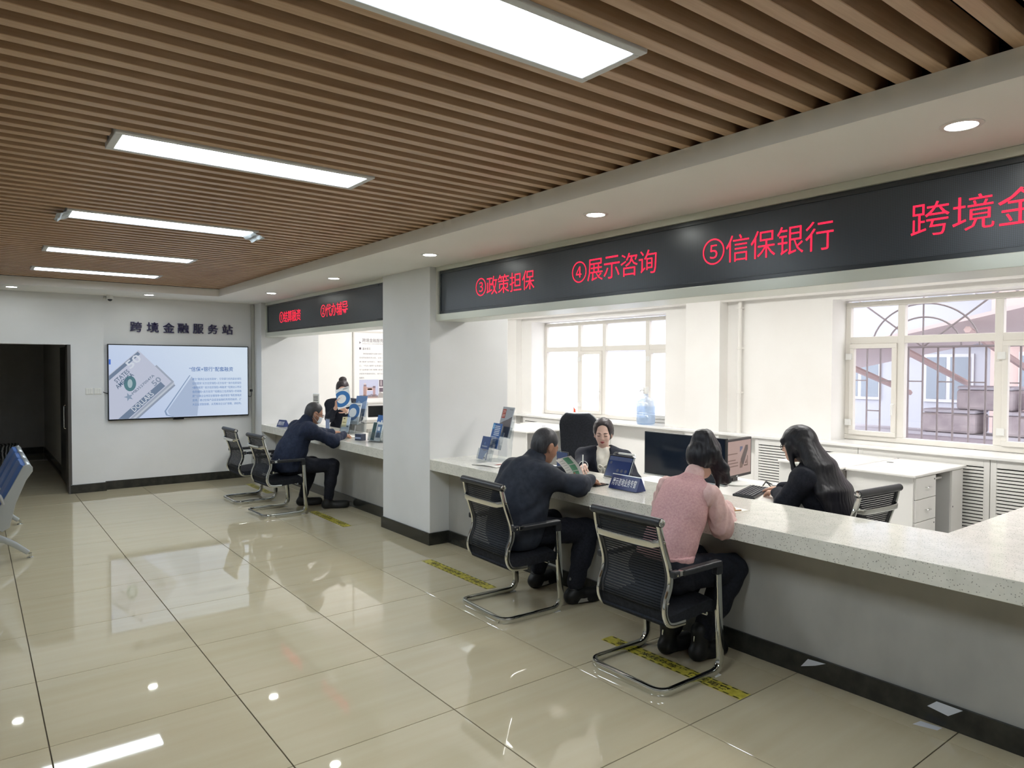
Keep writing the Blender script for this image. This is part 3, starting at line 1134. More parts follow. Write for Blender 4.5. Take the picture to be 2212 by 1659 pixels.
for k, dv in enumerate((-0.075, -0.05, -0.025)):
    tvpoly('banknote_stack', note_quad(-0.012 * k, 1.4, dv, 0.3), scr('note_edge%d' % k, ('#9aa6bb', '#c9d2df', '#aab4c6')[k]), 0.0018 + 0.0004 * k)
tvpoly('banknote', note_quad(0.0, 1.4, 0.0, 0.60), scr('note', '#ccd2e6'), 0.0032)
nd = scr('note_ink', '#5c7590', 0.7)
tvpoly('banknote_border', note_quad(0.02, 1.4, 0.545, 0.59), scr('note_band', '#7f92ad', 0.7), 0.0038)
tvpoly('banknote_border', note_quad(0.10, 1.4, 0.012, 0.095), scr('note_band', '#7f92ad', 0.7), 0.0038)


def ntext(body, u, v, w, h, m=nd, bold=0.01):
    p = nt(u, v)
    if p[0] < 1.47:
        return
    tvtext('banknote_print', body, p[0], p[0] + w, p[1], p[1] + h, m, 0.0045, na, bold)


ntext('50', 0.25, 0.475, 0.20, 0.11, scr('note_pale', '#dfe6f2'), 0.02)
ntext('STATES', 0.50, 0.455, 0.22, 0.055)
ntext('AMERICA', 0.545, 0.385, 0.27, 0.06)
ntext('MB35270047A', 0.467, 0.205, 0.37, 0.034, nd, 0.0)
ntext('50', 0.20, 0.10, 0.13, 0.075, scr('note_mid', '#93a0b6'), 0.02)
ntext('DOLLARS', 0.62, 0.022, 0.34, 0.07, scr('note_pale', '#dfe6f2'), 0.01)
cs = nt(0.52, 0.24)
tvpoly('banknote_seal', [(1.706 + 0.075 * math.cos(a * 0.2618), 1.427 + 0.105 * math.sin(a * 0.2618)) for a in range(24)], scr('seal', '#5f8d97', 0.7), 0.0044)
tvpoly('banknote_seal', [(1.706 + 0.03 * math.cos(a * 0.2618), 1.427 + 0.06 * math.sin(a * 0.2618)) for a in range(24)], scr('seal2', '#b9d0d8', 0.7), 0.005)
tvpoly('banknote_star', [(1.69 + (0.06 if a % 2 == 0 else 0.024) * math.cos(a * 0.6283 + 1.9), 1.245 + (0.06 if a % 2 == 0 else 0.024) * math.sin(a * 0.6283 + 1.9)) for a in range(10)], scr('star', '#93a6bd'), 0.0045)
tvpoly('slide_tab', [(1.457, 1.685), (1.478, 1.685), (1.478, 1.754), (1.457, 1.754)], scr('tab', '#3c70dd'), 0.003)
ph = scr('phone_line', '#8fa6c8')
tvpoly('phone_outline', clipx([(2.471, 1.534), (2.46, 1.536), (2.13, 1.035), (2.15, 0.975), (2.24, 0.952), (2.255, 0.955), (2.17, 0.985), (2.15, 1.035)]), ph, 0.003)
tvpoly('phone_outline', clipx([(2.49, 1.52), (2.17, 1.04), (2.19, 0.99), (2.25, 0.955), (2.56, 0.955), (2.60, 1.3)]), scr('phone_back', '#b7c8e4'), 0.0024)
tx = scr('slide_text', '#4f7fc0', 0.8)
tvtext('slide_title', '“信保+银行”配套融资', 2.456, 3.059, 1.590, 1.656, scr('slide_title', '#3a6cb4', 0.8), bold=0.006)
para = ['建立“融资企业支持清单”，引导银行机构联合保险', '公司提供“买方信贷保险+买方信贷”“海外租赁保险', '+融资租赁”“卖方信贷保险+再融资”“短期出口特定', '合同保险+卖方信贷”“短期出口信用保险+贸易融', '资”“小微企业特定信保保单+融资增信”等配套融资', '支持，通过信保产品促进金融机构帮助融资，扩', '大企业贷款规模，从而推动企业扩规模、调结构。']
for k, p in enumerate(para):
    z = 1.462 - k * 0.0605
    tvtext('slide_line', p, 2.496, 3.177, z, z + 0.036, tx)

ws = thing('wall_lettering', 'raised dark violet characters on the wall above the television', 'sign', (2.40, YF, 2.2))
lx = [(1.721, 1.869), (1.926, 2.077), (2.13, 2.279), (2.321, 2.468), (2.523, 2.667), (2.724, 2.865), (2.923, 3.074)]
for c_, (a, b) in zip('跨境金融服务站', lx):
    mb = text_mb(c_, a - 2.40, b - 2.40, -0.068, 0.073, bold=0.009, depth=0.022)
    place(mb, Matrix.Translation((0, -0.004, 0)) @ Matrix.Rotation(math.pi / 2, 4, 'X'))
    mb.build('letter', letter_m, ws)

cc = thing('security_camera', 'small white security camera under the far soffit', 'camera', (1.44, YF, 2.56))
B((-0.05, -0.02, -0.02), (-0.01, 0.0, 0.04)).build('bracket', white_pl, cc)
MB().tube([(-0.03, -0.01, 0.02), (-0.02, -0.06, 0.02), (0.0, -0.09, 0.0)], 0.012, 8).build('arm', white_pl, cc, smooth=True)
MB().lathe([(0.036, 0), (0.038, 0.01), (0.038, 0.13), (0.034, 0.14)], 20, frame((0.02, -0.21, -0.015), (1, 0, 0), (0, 0.35, 1)) @ Matrix.Rotation(-math.pi / 2, 4, 'X')).build('body', white_pl, cc, smooth=True)
MB().ball((0.02, -0.20, -0.012), 0.030, 14, (1, 0.5, 1)).build('lens', mat('lens_grey', '#3a3c40', 0.15), cc, smooth=True)

for k, x in enumerate((1.225, 1.322)):
    t = thing('light_switch', ['left white wall switch beside the doorway', 'right white wall switch, next to the television cable'][k], 'switch', (x, 10.70, 1.332), 0, 'wall switches')
    B((-0.043, -0.009, -0.043), (0.043, 0, 0.043)).build('plate', white_pl, t, bevel=0.003)
    for s in (-1, 0, 1):
        B((s * 0.025 - 0.0115, -0.013, -0.034), (s * 0.025 + 0.0115, -0.009, 0.034)).build('rocker', white_pl, t, bevel=0.002)
t = thing('wall_socket', 'white wall socket with a black plug right of the television', 'socket', (3.335, YF, 1.30))
B((-0.043, -0.010, -0.043), (0.04, 0, 0.043)).build('plate', white_pl, t, bevel=0.003)
B((-0.02, -0.04, -0.015), (0.015, -0.010, 0.02)).build('plug', black_pl, t, bevel=0.004)
MB().tube(spline([(0.0, -0.03, -0.015), (-0.005, -0.04, -0.07), (-0.03, -0.04, -0.09), (-0.06, -0.03, -0.06)], 5), 0.005, 6).build('plug_cord', black_pl, t, smooth=True)
tag(MB().tube(spline([(1.385, 10.690, 1.32), (1.40, 10.69, 1.31), (1.43, 10.765, 1.30), (1.47, 10.765, 1.28)], 5), 0.006, 6).build('television_cable', mat('cable_grey', '#55575a', 0.5), smooth=True), 'short grey cable from the switches to the television', 'cable')
tag(B((3.34, 10.745, 0.12), (3.383, 10.779, 2.585)).build('cable_duct', mat('duct_grey', '#b5b5ae', 0.5), bevel=0.004), 'tall thin cable duct in the corner right of the television', 'duct')

# ================================================================ POSTER ON THE OFFICE WALL
po = thing('wall_poster', 'white information poster with a gate photograph behind the far counter', 'poster', (5.75, 10.9, 1.66))
PO = (5.75, 1.66)
B((-0.69, -0.02, -0.60), (0.69, 0, 0.575)).build('board', mat('poster_white', '#f1efec', 0.4), po, bevel=0.003)
B((-0.69, -0.02, 0.60), (0.69, 0, 1.05)).build('upper_board', mat('poster_white', '#f1efec', 0.4), po, bevel=0.003)
fr_ = MB()
fr_.box((-0.71, -0.03, -0.62), (-0.69, 0, 1.05)).box((-0.69, -0.026, 0.575), (0.69, 0, 0.60)).box((-0.69, -0.026, -0.62), (0.69, 0, -0.60))
fr_.build('poster_frame', mat('poster_frame', '#d9d5cf', 0.4), po)
pt = mat('poster_text', '#8f8a92', 0.6)


def ptext(body, x0, x1, z0, z1, m=pt, keep=False):
    mb = text_mb(body, 0, x1 - x0, 0, z1 - z0, keep=keep)
    place(mb, frame((x0 - PO[0], -0.0215, z0 - PO[1]), (1, 0, 0), (0, 0, 1))).build('poster_text', m, po)


ptext('跨境金融服务站', 5.206, 5.66, 2.075, 2.140, mat('poster_title', '#6d6470', 0.6))
ptext('INTRODUCTION TO CROSS-BORDER FINANCIAL', 5.21, 5.62, 2.04, 2.058)
ptext('➤', 5.146, 5.186, 2.045, 2.088, mat('poster_title', '#6d6470', 0.6))
ptext('基本情况', 5.210, 5.355, 1.945, 1.985, mat('poster_title', '#6d6470', 0.6))
MB().box((5.149 - PO[0], -0.0215, 1.95 - PO[1]), (5.185 - PO[0], -0.021, 1.985 - PO[1])).build('bullet', mat('poster_title', '#6d6470', 0.6), po)
for k, (s, x0, x1) in enumerate([('跨境金融服务站集合银行', 5.222, 5.575), ('担保等金融机构功能，设有1个', 5.152, 5.61), ('算+融资”业务窗口、“展示+咨', 5.152, 5.615), ('口、“代办+辅导”业务窗口', 5.152, 5.58), ('行”业务窗口和“政策+担保”', 5.152, 5.59), ('并配有专属服务团队，提升全方', 5.152, 5.61), ('融服务', 5.152, 5.24)]):
    z = 1.868 - 0.0675 * k
    ptext(s, x0, x1, z, z + 0.026)
ptext('金融服务机构 活动', 5.25, 5.62, 2.315, 2.345)


def pphoto(name, pts, c, d=0.022):
    P = [(p[0] - PO[0], -d, p[1] - PO[1]) for p in pts]
    MB().add(P, [tuple(range(len(P)))]).build(name, mat('photo_' + c, c, 0.5), po)


def prect(x0, x1, z0, z1, c, d):
    pphoto('photo_print', [(x0, z0), (x1, z0), (x1, z1), (x0, z1)], c, d)


prect(5.149, 5.507, 1.130, 1.446, '#c3c6dd', 0.0215)
prect(5.149, 5.507, 1.130, 1.16, '#b79d96', 0.022)
for (a, b, c, d, e) in ((5.222, 5.285, 1.16, 1.33, '#cda79f'), (5.228, 5.279, 1.33, 1.36, '#8f7f88'), (5.235, 5.27, 1.36, 1.385, '#d7c7c8'), (5.285, 5.40, 1.262, 1.305, '#e5c6bd'), (5.285, 5.40, 1.305, 1.315, '#9c8790'), (5.40, 5.445, 1.16, 1.30, '#b4959a'), (5.398, 5.447, 1.30, 1.335, '#7f717c'), (5.236, 5.242, 1.17, 1.32, '#9b7d7d'), (5.258, 5.264, 1.17, 1.32, '#9b7d7d'), (5.30, 5.385, 1.27, 1.295, '#a4585b')):
    prect(a, b, c, d, e, 0.0225)
for k in range(16):
    x = 5.155 + 0.021 * k
    h = 0.012 + 0.022 * random.random()
    prect(x, x + 0.014, 1.15, 1.165 + h, '#6f5f63', 0.023)
prect(5.517, 5.90, 1.232, 1.439, '#6b5d68', 0.0215)
prect(5.517, 5.90, 1.30, 1.325, '#d8cfd2', 0.022)
prect(5.545, 5.56, 1.34, 1.43, '#e5dcdc', 0.022)
pphoto('photo_print', [(5.48, 1.132), (5.60, 1.132), (5.60, 1.20), (5.52, 1.235)], '#b0a9a6', 0.024)

# ================================================================ FLOOR TAPES
for k, (y0, y1, lab) in enumerate([(2.066, 3.050, 'yellow and black distance tape under the foreground chair'), (4.260, 5.222, 'yellow and black distance tape on the floor in front of the pillar'), (6.822, 7.770, 'yellow and black distance tape beside the bespectacled man'), (9.22, 10.12, 'yellow and black distance tape near the far empty chair')]):
    t = thing('floor_tape', lab, 'tape', (3.096, (y0 + y1) / 2, 0.0), 0, 'distance tapes on the floor')
    L = y1 - y0
    B((-0.048, -L / 2, 0.0002), (0.048, L / 2, 0.0011)).build('strip', yellow_m, t)
    mb = text_mb('请在一米线外等候 保持距离', -L / 2 + 0.09, L / 2 - 0.10, -0.022, 0.024, bold=0.02)
    place(mb, frame((0, 0, 0.0015), (0, -1, 0), (1, 0, 0))).build('tape_text', blackink, t)
    d = MB()
    for s in (-1, 1):
        for j in range(16):
            y = -L / 2 + L * (j + 0.5) / 16
            d.add([(s * 0.040 - 0.005, y - 0.017, 0.0014), (s * 0.040 + 0.005, y - 0.023, 0.0014), (s * 0.040 + 0.005, y + 0.013, 0.0014), (s * 0.040 - 0.005, y + 0.017, 0.0014)], [(0, 1, 2, 3)])
    d.build('tape_hatching', blackink, t)['kind'] = 'stuff'
# ================================================================ ON THE COUNTERS
ZT = 0.807
navy = mat('plate_navy', '#26356b', 0.3)
navy2 = mat('plate_navy_side', '#1e2549', 0.35)
whitep = mat('print_white', '#e8ebf2', 0.5)


def nameplate(x, y, rz, body, label, L=0.265):
    t = thing('desk_nameplate', label, 'nameplate', (x, y, ZT), rz, 'blue tent nameplates')
    # front towards local -x, length along local y
    h, d = 0.095, 0.10
    MB().prism([(0, 0), (d, 0), (d * 0.5 + 0.004, h), (d * 0.5 - 0.004, h)], L, frame((0, L / 2, 0.004), (1, 0, 0), (0, 0, 1))).build('tent', navy, t, bevel=0.001)
    ang = math.atan2(h, d * 0.5 - 0.004)
    yv = Vector((math.cos(ang), 0, math.sin(ang)))
    lf = yv.length
    mb = text_mb(body, 0.02, L - 0.02, 0.024, 0.084, bold=0.012)
    place(mb, frame((-0.0012, L / 2, 0.004), (0, -1, 0), yv)).build('plate_text', whitep, t)
    MB().tube([(0.004, -L / 2, 0.003), (0.004, L / 2, 0.003)], 0.004, 8).build('foot_edge', acryl_m, t)
    MB().tube([(d * 0.5, -L / 2 - 0.001, h + 0.004), (d * 0.5, L / 2 + 0.001, h + 0.004)], 0.004, 8).build('top_edge', alu_m, t)
    return t


nameplate(3.612, 3.418, 0.0, '展示咨询业务专窗', 'navy tent nameplate with white characters between leaflet reader and pink vest woman')
nameplate(3.45, 9.86, math.radians(15), '结算融资业务专窗', 'small navy tent nameplate at the far end of the far counter', 0.17)

# acrylic card with blue notice
t = thing('acrylic_sign', 'small upright blue notice in a clear holder behind the leaflet reader', 'sign', (3.97, 4.45, ZT))
B((0, -0.075, 0.0), (0.005, 0.075, 0.15)).build('holder', acryl_m, t)
B((-0.002, -0.066, 0.012), (0, 0.066, 0.142)).build('card', mat('notice_blue', '#32456f', 0.4), t)
place(text_mb('跨境金融服务站', -0.055, 0.055, 0.07, 0.088), frame((-0.003, 0, 0), (0, -1, 0), (0, 0, 1))).build('card_text', mat('notice_gold', '#d8b98a', 0.5), t)
B((0.0, -0.075, 0), (0.05, 0.075, 0.004)).build('foot', acryl_m, t)

# tablet on its stand
t = thing('tablet', 'dark tablet on a stand facing the visitors, behind the navy nameplate', 'tablet', (3.935, 3.795, ZT + 0.008), 0)
TM = Matrix.Rotation(math.radians(24), 4, 'Y')
B((0, -0.13, 0), (0.009, 0.13, 0.186), TM).build('body', black_gl, t, bevel=0.004)
B((-0.0008, -0.119, 0.012), (0, 0.119, 0.174), TM).build('screen', mat('tablet_screen', '#1f2f5a', 0.12, emit='#2f4f94', estr=0.08), t)
ic = MB()
for k in range(3):
    ic.lathe([(0.014, 0), (0.014, 0.0006)], 14, TM @ frame((-0.0016, 0.00 - 0.042 * k, 0.062), (0, -1, 0), (0, 0, 1)))
ic.lathe([(0.012, 0), (0.012, 0.0006)], 14, TM @ frame((-0.0016, 0.09, 0.12), (0, -1, 0), (0, 0, 1)))
ic.build('icons', mat('tablet_icon', '#1a274a', 0.3), t)
MB().box((-0.001, -0.119, 0.14), (-0.0009, 0.119, 0.172), TM).build('menu_bar', mat('tablet_bar', '#1d2f5c', 0.3, emit='#2a4580', estr=0.05), t)
MB().tube(fillet([(0.03, -0.12, 0.0), (0.095, -0.12, 0.185), (0.095, 0.10, 0.185), (0.03, 0.10, 0.0)], 0.02), 0.007, 8).build('stand', acryl_m, t)
B((-0.025, -0.11, -0.008), (0.15, 0.11, -0.002)).build('stand_base', white_pl, t, bevel=0.002)
B((0.084, -0.12, 0.176), (0.094, 0.05, 0.190)).build('stand_top', white_pl, t, bevel=0.002)

# phone
t = thing('mobile_phone', 'black mobile phone lying beside the reader\'s hand', 'phone', (3.628, 3.668, ZT), math.radians(4))
B((-0.074, -0.038, 0.0005), (0.074, 0.038, 0.009)).build('body', black_gl, t, bevel=0.003)
B((-0.070, -0.035, 0.009), (0.070, 0.035, 0.0094)).build('screen', mat('phone_screen', '#17181c', 0.08), t)

paperink = mat('paper_print', '#9b9a98', 0.6)


def lines(t, x0, x1, ys, z, w=0.003, m=None, name='print_lines'):
    d = MB()
    for y in ys:
        d.add([(x0, y, z), (x1 - random.random() * 0.03, y, z), (x1, y + w, z), (x0, y + w, z)], [(0, 1, 2, 3)])
    d.build(name, m or paperink, t)


t = thing('booklet', 'open white booklet lying on the counter before the brochure rack', 'booklet', (3.62, 4.98, ZT), math.radians(12))
B((-0.105, -0.148, 0.0005), (0.105, 0.148, 0.004)).build('cover', mat('booklet_grey', '#a9a7a3', 0.5), t)
rows = [[(x, y, 0.0045 + 0.006 * math.sin((y + 0.14) / 0.28 * math.pi)) for y in np.linspace(-0.14, 0.14, 7)] for x in (-0.10, 0, 0.10)]
MB().sheet(rows).build('page', paper_m, t, smooth=True)
lines(t, -0.08, 0.07, [-0.10 + 0.02 * k for k in range(10)], 0.0112, 0.004)
B((-0.02, -0.08, 0.011), (0.05, -0.05, 0.0116)).build('red_print', mat('print_red', '#b06a62', 0.5), t)

t = thing('paper_sheet', 'white sheet of paper under the pink vest woman\'s arm', 'paper', (3.60, 2.60, ZT), math.radians(-4))
B((-0.148, -0.105, 0.0004), (0.148, 0.105, 0.0014)).build('sheet', paper_m, t)
B((-0.150, -0.108, 0.0), (0.150, 0.108, 0.0005)).build('folder', mat('folder_beige', '#cfc8b4', 0.5), t)
tag(MB().cyl((3.60, 2.53, ZT + 0.006), (3.68, 2.50, ZT + 0.006), 0.0042, 8).build('pen', mat('pen_wood', '#b98d5c', 0.4), smooth=True), 'short light brown pen on the sheet near the pink vest woman', 'pen')
t = thing('paper_sheet', 'white form under the bespectacled man\'s writing hand', 'paper', (3.66, 8.12, ZT), math.radians(8))
B((-0.105, -0.148, 0.0004), (0.105, 0.148, 0.0014)).build('sheet', paper_m, t)
lines(t, -0.08, 0.08, [-0.12 + 0.022 * k for k in range(11)], 0.0017, 0.003)


# brochure racks: three leaning clear pockets, front to local -x
def rack(x, y, rz, label, tiers=3, w=0.23, h=0.40, d=0.26):
    t = thing('brochure_rack', label, 'brochure rack', (x, y, ZT), rz, 'clear brochure racks')
    B((0.0, -w / 2, 0), (d, w / 2, 0.004)).build('base', acryl_m, t)
    bk = MB()
    bk.prism([(d - 0.02, 0.004), (d - 0.012, 0.004), (d + 0.032, h), (d + 0.024, h)], w, frame((0, w / 2, 0), (1, 0, 0), (0, 0, 1)))
    bk.build('back_panel', acryl_m, t)
    for k in range(tiers):
        px, pz = 0.02 + k * (d - 0.06) / max(1, tiers - 1), 0.012 + k * (h * 0.25)
        M = Matrix.Translation((px, 0, pz)) @ Matrix.Rotation(math.radians(16), 4, 'Y')
        p = MB()
        p.box((-0.014, -w / 2, 0), (-0.011, w / 2, 0.10), M).box((0.016, -w / 2, 0), (0.019, w / 2, 0.16), M)
        p.box((-0.014, -w / 2, 0), (0.019, -w / 2 + 0.003, 0.10), M).box((-0.014, w / 2 - 0.003, 0), (0.019, w / 2, 0.10), M)
        p.box((-0.014, -w / 2, -0.003), (0.019, w / 2, 0), M)
        p.build('pocket', acryl_m, t)
    return t


def brochure(rk, tier, tiers, label, w, h, cover, art, dy=0.0, d=0.26, hh=0.40, thick=0.008, dz=0.0):
    """a brochure standing in a pocket of rack rk; art: list of (x0,x1,z0,z1,colour) or ('disc',..) or ('text',..)"""
    px, pz = 0.02 + tier * (d - 0.06) / max(1, tiers - 1), 0.014 + tier * (hh * 0.25) + dz
    t = thing('brochure', label, 'brochure', rk.location, rk.rotation_euler.z, 'brochures in the racks')
    M = Matrix.Translation((px, dy, pz)) @ Matrix.Rotation(math.radians(16), 4, 'Y')
    B((-0.004, -w / 2, 0), (-0.004 + thick, w / 2, h), M).build('cover', mat('cover_' + cover, cover, 0.3), t, bevel=0.0006, seg=1)
    lay = 0
    for a in art:
        lay += 1
        F = M @ frame((-0.0045 - 0.0003 * lay, w / 2, 0), (0, -1, 0), (0, 0, 1))
        if a[0] == 'disc':
            _, cx, cz, r, c = a
            pts = [(cx + r * math.cos(i * math.pi / 16), cz + r * math.sin(i * math.pi / 16)) for i in range(32)]
            pts = [(min(max(p[0], 0.0), 1.0) * 1.0, min(max(p[1], 0.0), 1.0)) for p in [(q[0] / w, q[1] / h) for q in pts]]
            mb = MB().add([(p[0] * w, p[1] * h, 0) for p in pts], [tuple(range(32))])
        elif a[0] == 'text':
            _, body, x0, x1, z0, z1, c = a
            mb = text_mb(body, x0 * w, x1 * w, z0 * h, z1 * h)
        elif a[0] == 'poly':
            _, pts, c = a
            mb = MB().add([(p[0] * w, p[1] * h, 0) for p in pts], [tuple(range(len(pts)))])
        else:
            x0, x1, z0, z1, c = a
            mb = MB().quad((x0 * w, z0 * h, 0), (x1 * w, z0 * h, 0), (x1 * w, z1 * h, 0), (x0 * w, z1 * h, 0))
        place(mb, F).build('cover_print', mat('cover_' + c, c, 0.4), t)
    return t


def textblock(x0, x1, z0, z1, n, c):
    return [(x0, x1 - 0.12 * random.random() * (x1 - x0), z0 + (z1 - z0) * (k + 0.2) / n, z0 + (z1 - z0) * (k + 0.7) / n, c) for k in range(n)]


r1 = rack(3.69, 5.245, math.radians(-6), 'clear brochure rack on the near counter beside the pillar')
brochure(r1, 0, 3, 'dark blue leaflet in the lowest pocket of the near rack', 0.145, 0.215, '#2a4a80', [('poly', [(0, 0), (1, 0), (1, 0.42), (0.55, 0.36), (0, 0.5)], '#5d7fb4'), ('poly', [(0.66, 0), (1, 0), (1, 0.36), (0.82, 0.25)], '#dfe2e6'), ('text', '跨境金融服务', 0.18, 0.85, 0.54, 0.60, '#dfe6f0'), ('disc', 0.072, 0.15, 0.013, '#4d6fa4'), (0.74, 0.9, 0.05, 0.12, '#44464c')], 0.03)
brochure(r1, 1, 3, 'blue leaflet with white text bubbles in the middle pocket of the near rack', 0.15, 0.235, '#2f62a8', textblock(0.3, 0.95, 0.50, 0.92, 6, '#cfdceb') + textblock(0.08, 0.8, 0.10, 0.48, 6, '#b9cce4') + [(0.04, 0.3, 0.75, 0.97, '#55a5dd'), ('text', 'O', 0.10, 0.24, 0.79, 0.92, '#e8f2fa')], 0.01)
brochure(r1, 2, 3, 'grey brochure with a red title block in the top pocket of the near rack', 0.20, 0.285, '#aab0ba', [(0, 1, 0.0, 0.42, '#57555c'), ('poly', [(0, 0.42), (0.35, 0.52), (0.7, 0.60), (1, 0.70), (1, 0.35), (0, 0.35)], '#6a6468'), (0.07, 0.36, 0.62, 0.92, '#b5473d'), ('text', '口碑', 0.10, 0.33, 0.79, 0.89, '#f0dcd6'), ('text', '品牌', 0.10, 0.33, 0.66, 0.76, '#f0dcd6'), ('text', 'Financial', 0.66, 0.94, 0.90, 0.94, '#3b4048')])

r2 = rack(3.80, 8.42, math.radians(24), 'clear brochure rack in front of the clerk hiding behind a brochure', 3, 0.24, 0.40)
brochure(r2, 0, 3, 'pale leaflet with a cream slip in the lowest pocket of the middle rack', 0.13, 0.20, '#c3d3e4', [(0.0, 0.62, 0.35, 1.0, '#dcd5ac'), (0.16, 0.36, 0.86, 0.93, '#6b4d3a'), (0.1, 0.5, 0.62, 0.67, '#8d8258'), (0.68, 0.95, 0.35, 0.42, '#3c5f8d'), (0.1, 0.8, 0.10, 0.2, '#e4eaf0')], 0.05)
brochure(r2, 1, 3, 'white brochure with a blue ring in the middle pocket of the middle rack', 0.19, 0.28, '#dfe4e8', [('disc', 0.07, 0.16, 0.11, '#2f6cac'), ('disc', 0.07, 0.15, 0.062, '#d8dee2'), (0.7, 0.95, 0.86, 0.9, '#6a7078')] + textblock(0.1, 0.55, 0.08, 0.2, 3, '#5d7ea5'), 0.0)
brochure(r2, 2, 3, 'blue landscape brochure in the top pocket of the middle rack', 0.18, 0.27, '#5f83b7', [('poly', [(0, 0.55), (0.3, 0.75), (0.55, 0.62), (1, 0.8), (1, 0.3), (0, 0.3)], '#93aacb'), (0, 1, 0, 0.35, '#3d5c8b')], -0.02)
r3 = rack(3.62, 7.28, math.radians(14), 'clear brochure rack on the far counter next to the pillar', 3, 0.23, 0.36)
brochure(r3, 0, 3, 'dark green and blue leaflet in the lowest pocket of the rack at the pillar', 0.17, 0.22, '#e3e8ea', [(0.04, 0.40, 0.03, 0.97, '#2b4f52'), (0.48, 0.95, 0.18, 0.88, '#5f7fa3'), (0.55, 0.8, 0.55, 0.75, '#d8dfe8'), ('poly', [(0.5, 0.2), (0.95, 0.2), (0.7, 0.5)], '#34506f')], 0.0, hh=0.36)
brochure(r3, 1, 3, 'bright blue skyline leaflet in the middle pocket of the rack at the pillar', 0.12, 0.20, '#3c6fb4', [(0, 1, 0, 0.5, '#c4d2de'), (0.2, 0.4, 0.08, 0.62, '#e8edf0'), (0.6, 0.8, 0.08, 0.7, '#e8edf0'), (0.42, 0.58, 0.2, 0.4, '#3a4a5f')], 0.055, hh=0.36)
brochure(r3, 2, 3, 'purple blue brochure in the top pocket of the rack at the pillar', 0.16, 0.27, '#4a5686', [(0.1, 0.9, 0.72, 0.94, '#c9cddb'), (0.15, 0.85, 0.2, 0.45, '#79719c')] + textblock(0.2, 0.8, 0.5, 0.68, 3, '#d5d8e4'), -0.02, hh=0.36)
t = thing('paper_cube', 'small dark card box beside the rack at the pillar', 'box', (3.56, 7.56, ZT), math.radians(20))
B((0, -0.05, 0), (0.08, 0.05, 0.075)).build('box_body', mat('card_dark', '#3a4256', 0.4), t, bevel=0.002)
B((-0.001, -0.045, 0.02), (0, 0.045, 0.04)).build('box_print', mat('print_pale', '#8f9bb5', 0.4), t)
t = thing('acrylic_sign', 'small clear card holder near the bespectacled man\'s face', 'sign', (3.84, 9.10, ZT), math.radians(10))
B((0, -0.05, 0), (0.006, 0.05, 0.15)).build('holder', acryl_m, t)
B((-0.002, -0.045, 0.01), (0, 0.045, 0.14)).build('card', mat('card_grey_blue', '#8795b4', 0.4), t)
t = thing('acrylic_sign', 'upright card with a small photo behind the bespectacled man\'s head', 'sign', (4.02, 9.95, ZT), math.radians(18))
B((0, -0.07, 0), (0.006, 0.07, 0.46)).build('holder', acryl_m, t)
B((-0.002, -0.065, 0.22), (0, 0.065, 0.45)).build('card', paper_m, t)
B((-0.003, -0.055, 0.24), (-0.002, 0.055, 0.33)).build('photo', mat('card_photo', '#3b3a40', 0.4), t)
lines_ = MB()
for k in range(5):
    lines_.add([(-0.003, 0.05, 0.35 + 0.016 * k), (-0.003, -0.045, 0.35 + 0.016 * k), (-0.003, -0.045, 0.357 + 0.016 * k), (-0.003, 0.05, 0.357 + 0.016 * k)], [(0, 1, 2, 3)])
lines_.build('card_print', ink_m, t)

# torn scraps of white tape left on the kick board and floor
scrap = mat('torn_tape', '#c9ccd2', 0.5)
for (yy_, zz_, lab) in ((((2.04, 0.045), (2.00, 0.098), (1.90, 0.105), (1.96, 0.075)), 'y', 'torn white tape scrap on the kick board behind the foreground chair'), (((1.40, 0.075), (1.36, 0.112), (1.25, 0.110), (1.31, 0.062)), 'y', 'torn white tape scrap on the kick board nearest the right edge')):
    mb = MB().prism([(-p[0], p[1]) for p in yy_], 0.001, frame((3.571, 0, 0), (0, -1, 0), (0, 0, 1)))
    tag(mb.build('paper_scrap', scrap), lab, 'scrap', 'torn white tape scraps')
tag(MB().prism([(3.49, 1.43), (3.55, 1.42), (3.56, 1.33), (3.52, 1.335)], 0.001, Matrix.Translation((0, 0, 0.0003))).build('paper_scrap', scrap), 'torn white tape scrap on the floor at the kick board', 'scrap', 'torn white tape scraps')

# ================================================================ BACK OFFICE
wt = thing('work_table', 'white work surface behind the counter carrying the monitors', 'table', (4.43, 3.34, 0))
B((-0.34, -0.64, 0.725), (0.66, 0.64, 0.75)).build('table_top', desk_m, wt, bevel=0.003)
for (a, b) in ((-0.32, -0.62), (0.62, -0.62), (-0.32, 0.60), (0.62, 0.60)):
    B((a, b, 0), (a + 0.03, b + 0.02, 0.725)).build('leg', desk_m, wt)
B((0.60, -0.60, 0.3), (0.618, 0.60, 0.725)).build('modesty_panel', deskg_m, wt)

m1 = thing('monitor', 'wide black display whose dark screen faces the visitors', 'monitor', (4.30, 3.44, 0.75), 0)
B((0, -0.385, 0.07), (0.03, 0.385, 0.41)).build('casing', black_pl, m1, bevel=0.004)
B((-0.0015, -0.378, 0.08), (0, 0.378, 0.404)).build('screen', screen_off, m1)
B((-0.006, -0.386, 0.062), (0.03, 0.386, 0.074)).build('bottom_bezel', alu_m, m1, bevel=0.002)
B((0.03, -0.04, 0.01), (0.055, 0.04, 0.25)).build('stand_neck', black_pl, m1)
B((-0.05, -0.14, 0), (0.16, 0.14, 0.012)).build('stand_foot', black_pl, m1, bevel=0.003)

m2 = thing('monitor', 'black monitor with a pinkish slide, facing the long haired woman', 'monitor', (4.775, 3.28, 0.75), math.radians(8))
B((-0.235, 0, 0.06), (0.235, 0.035, 0.365)).build('casing', mat('monitor_casing', '#2b2729', 0.4), m2, bevel=0.004)
m2s = B((-0.218, -0.0015, 0.082), (0.218, 0, 0.347)).build('screen', scr('pink', '#c9a9a0', 0.62), m2)


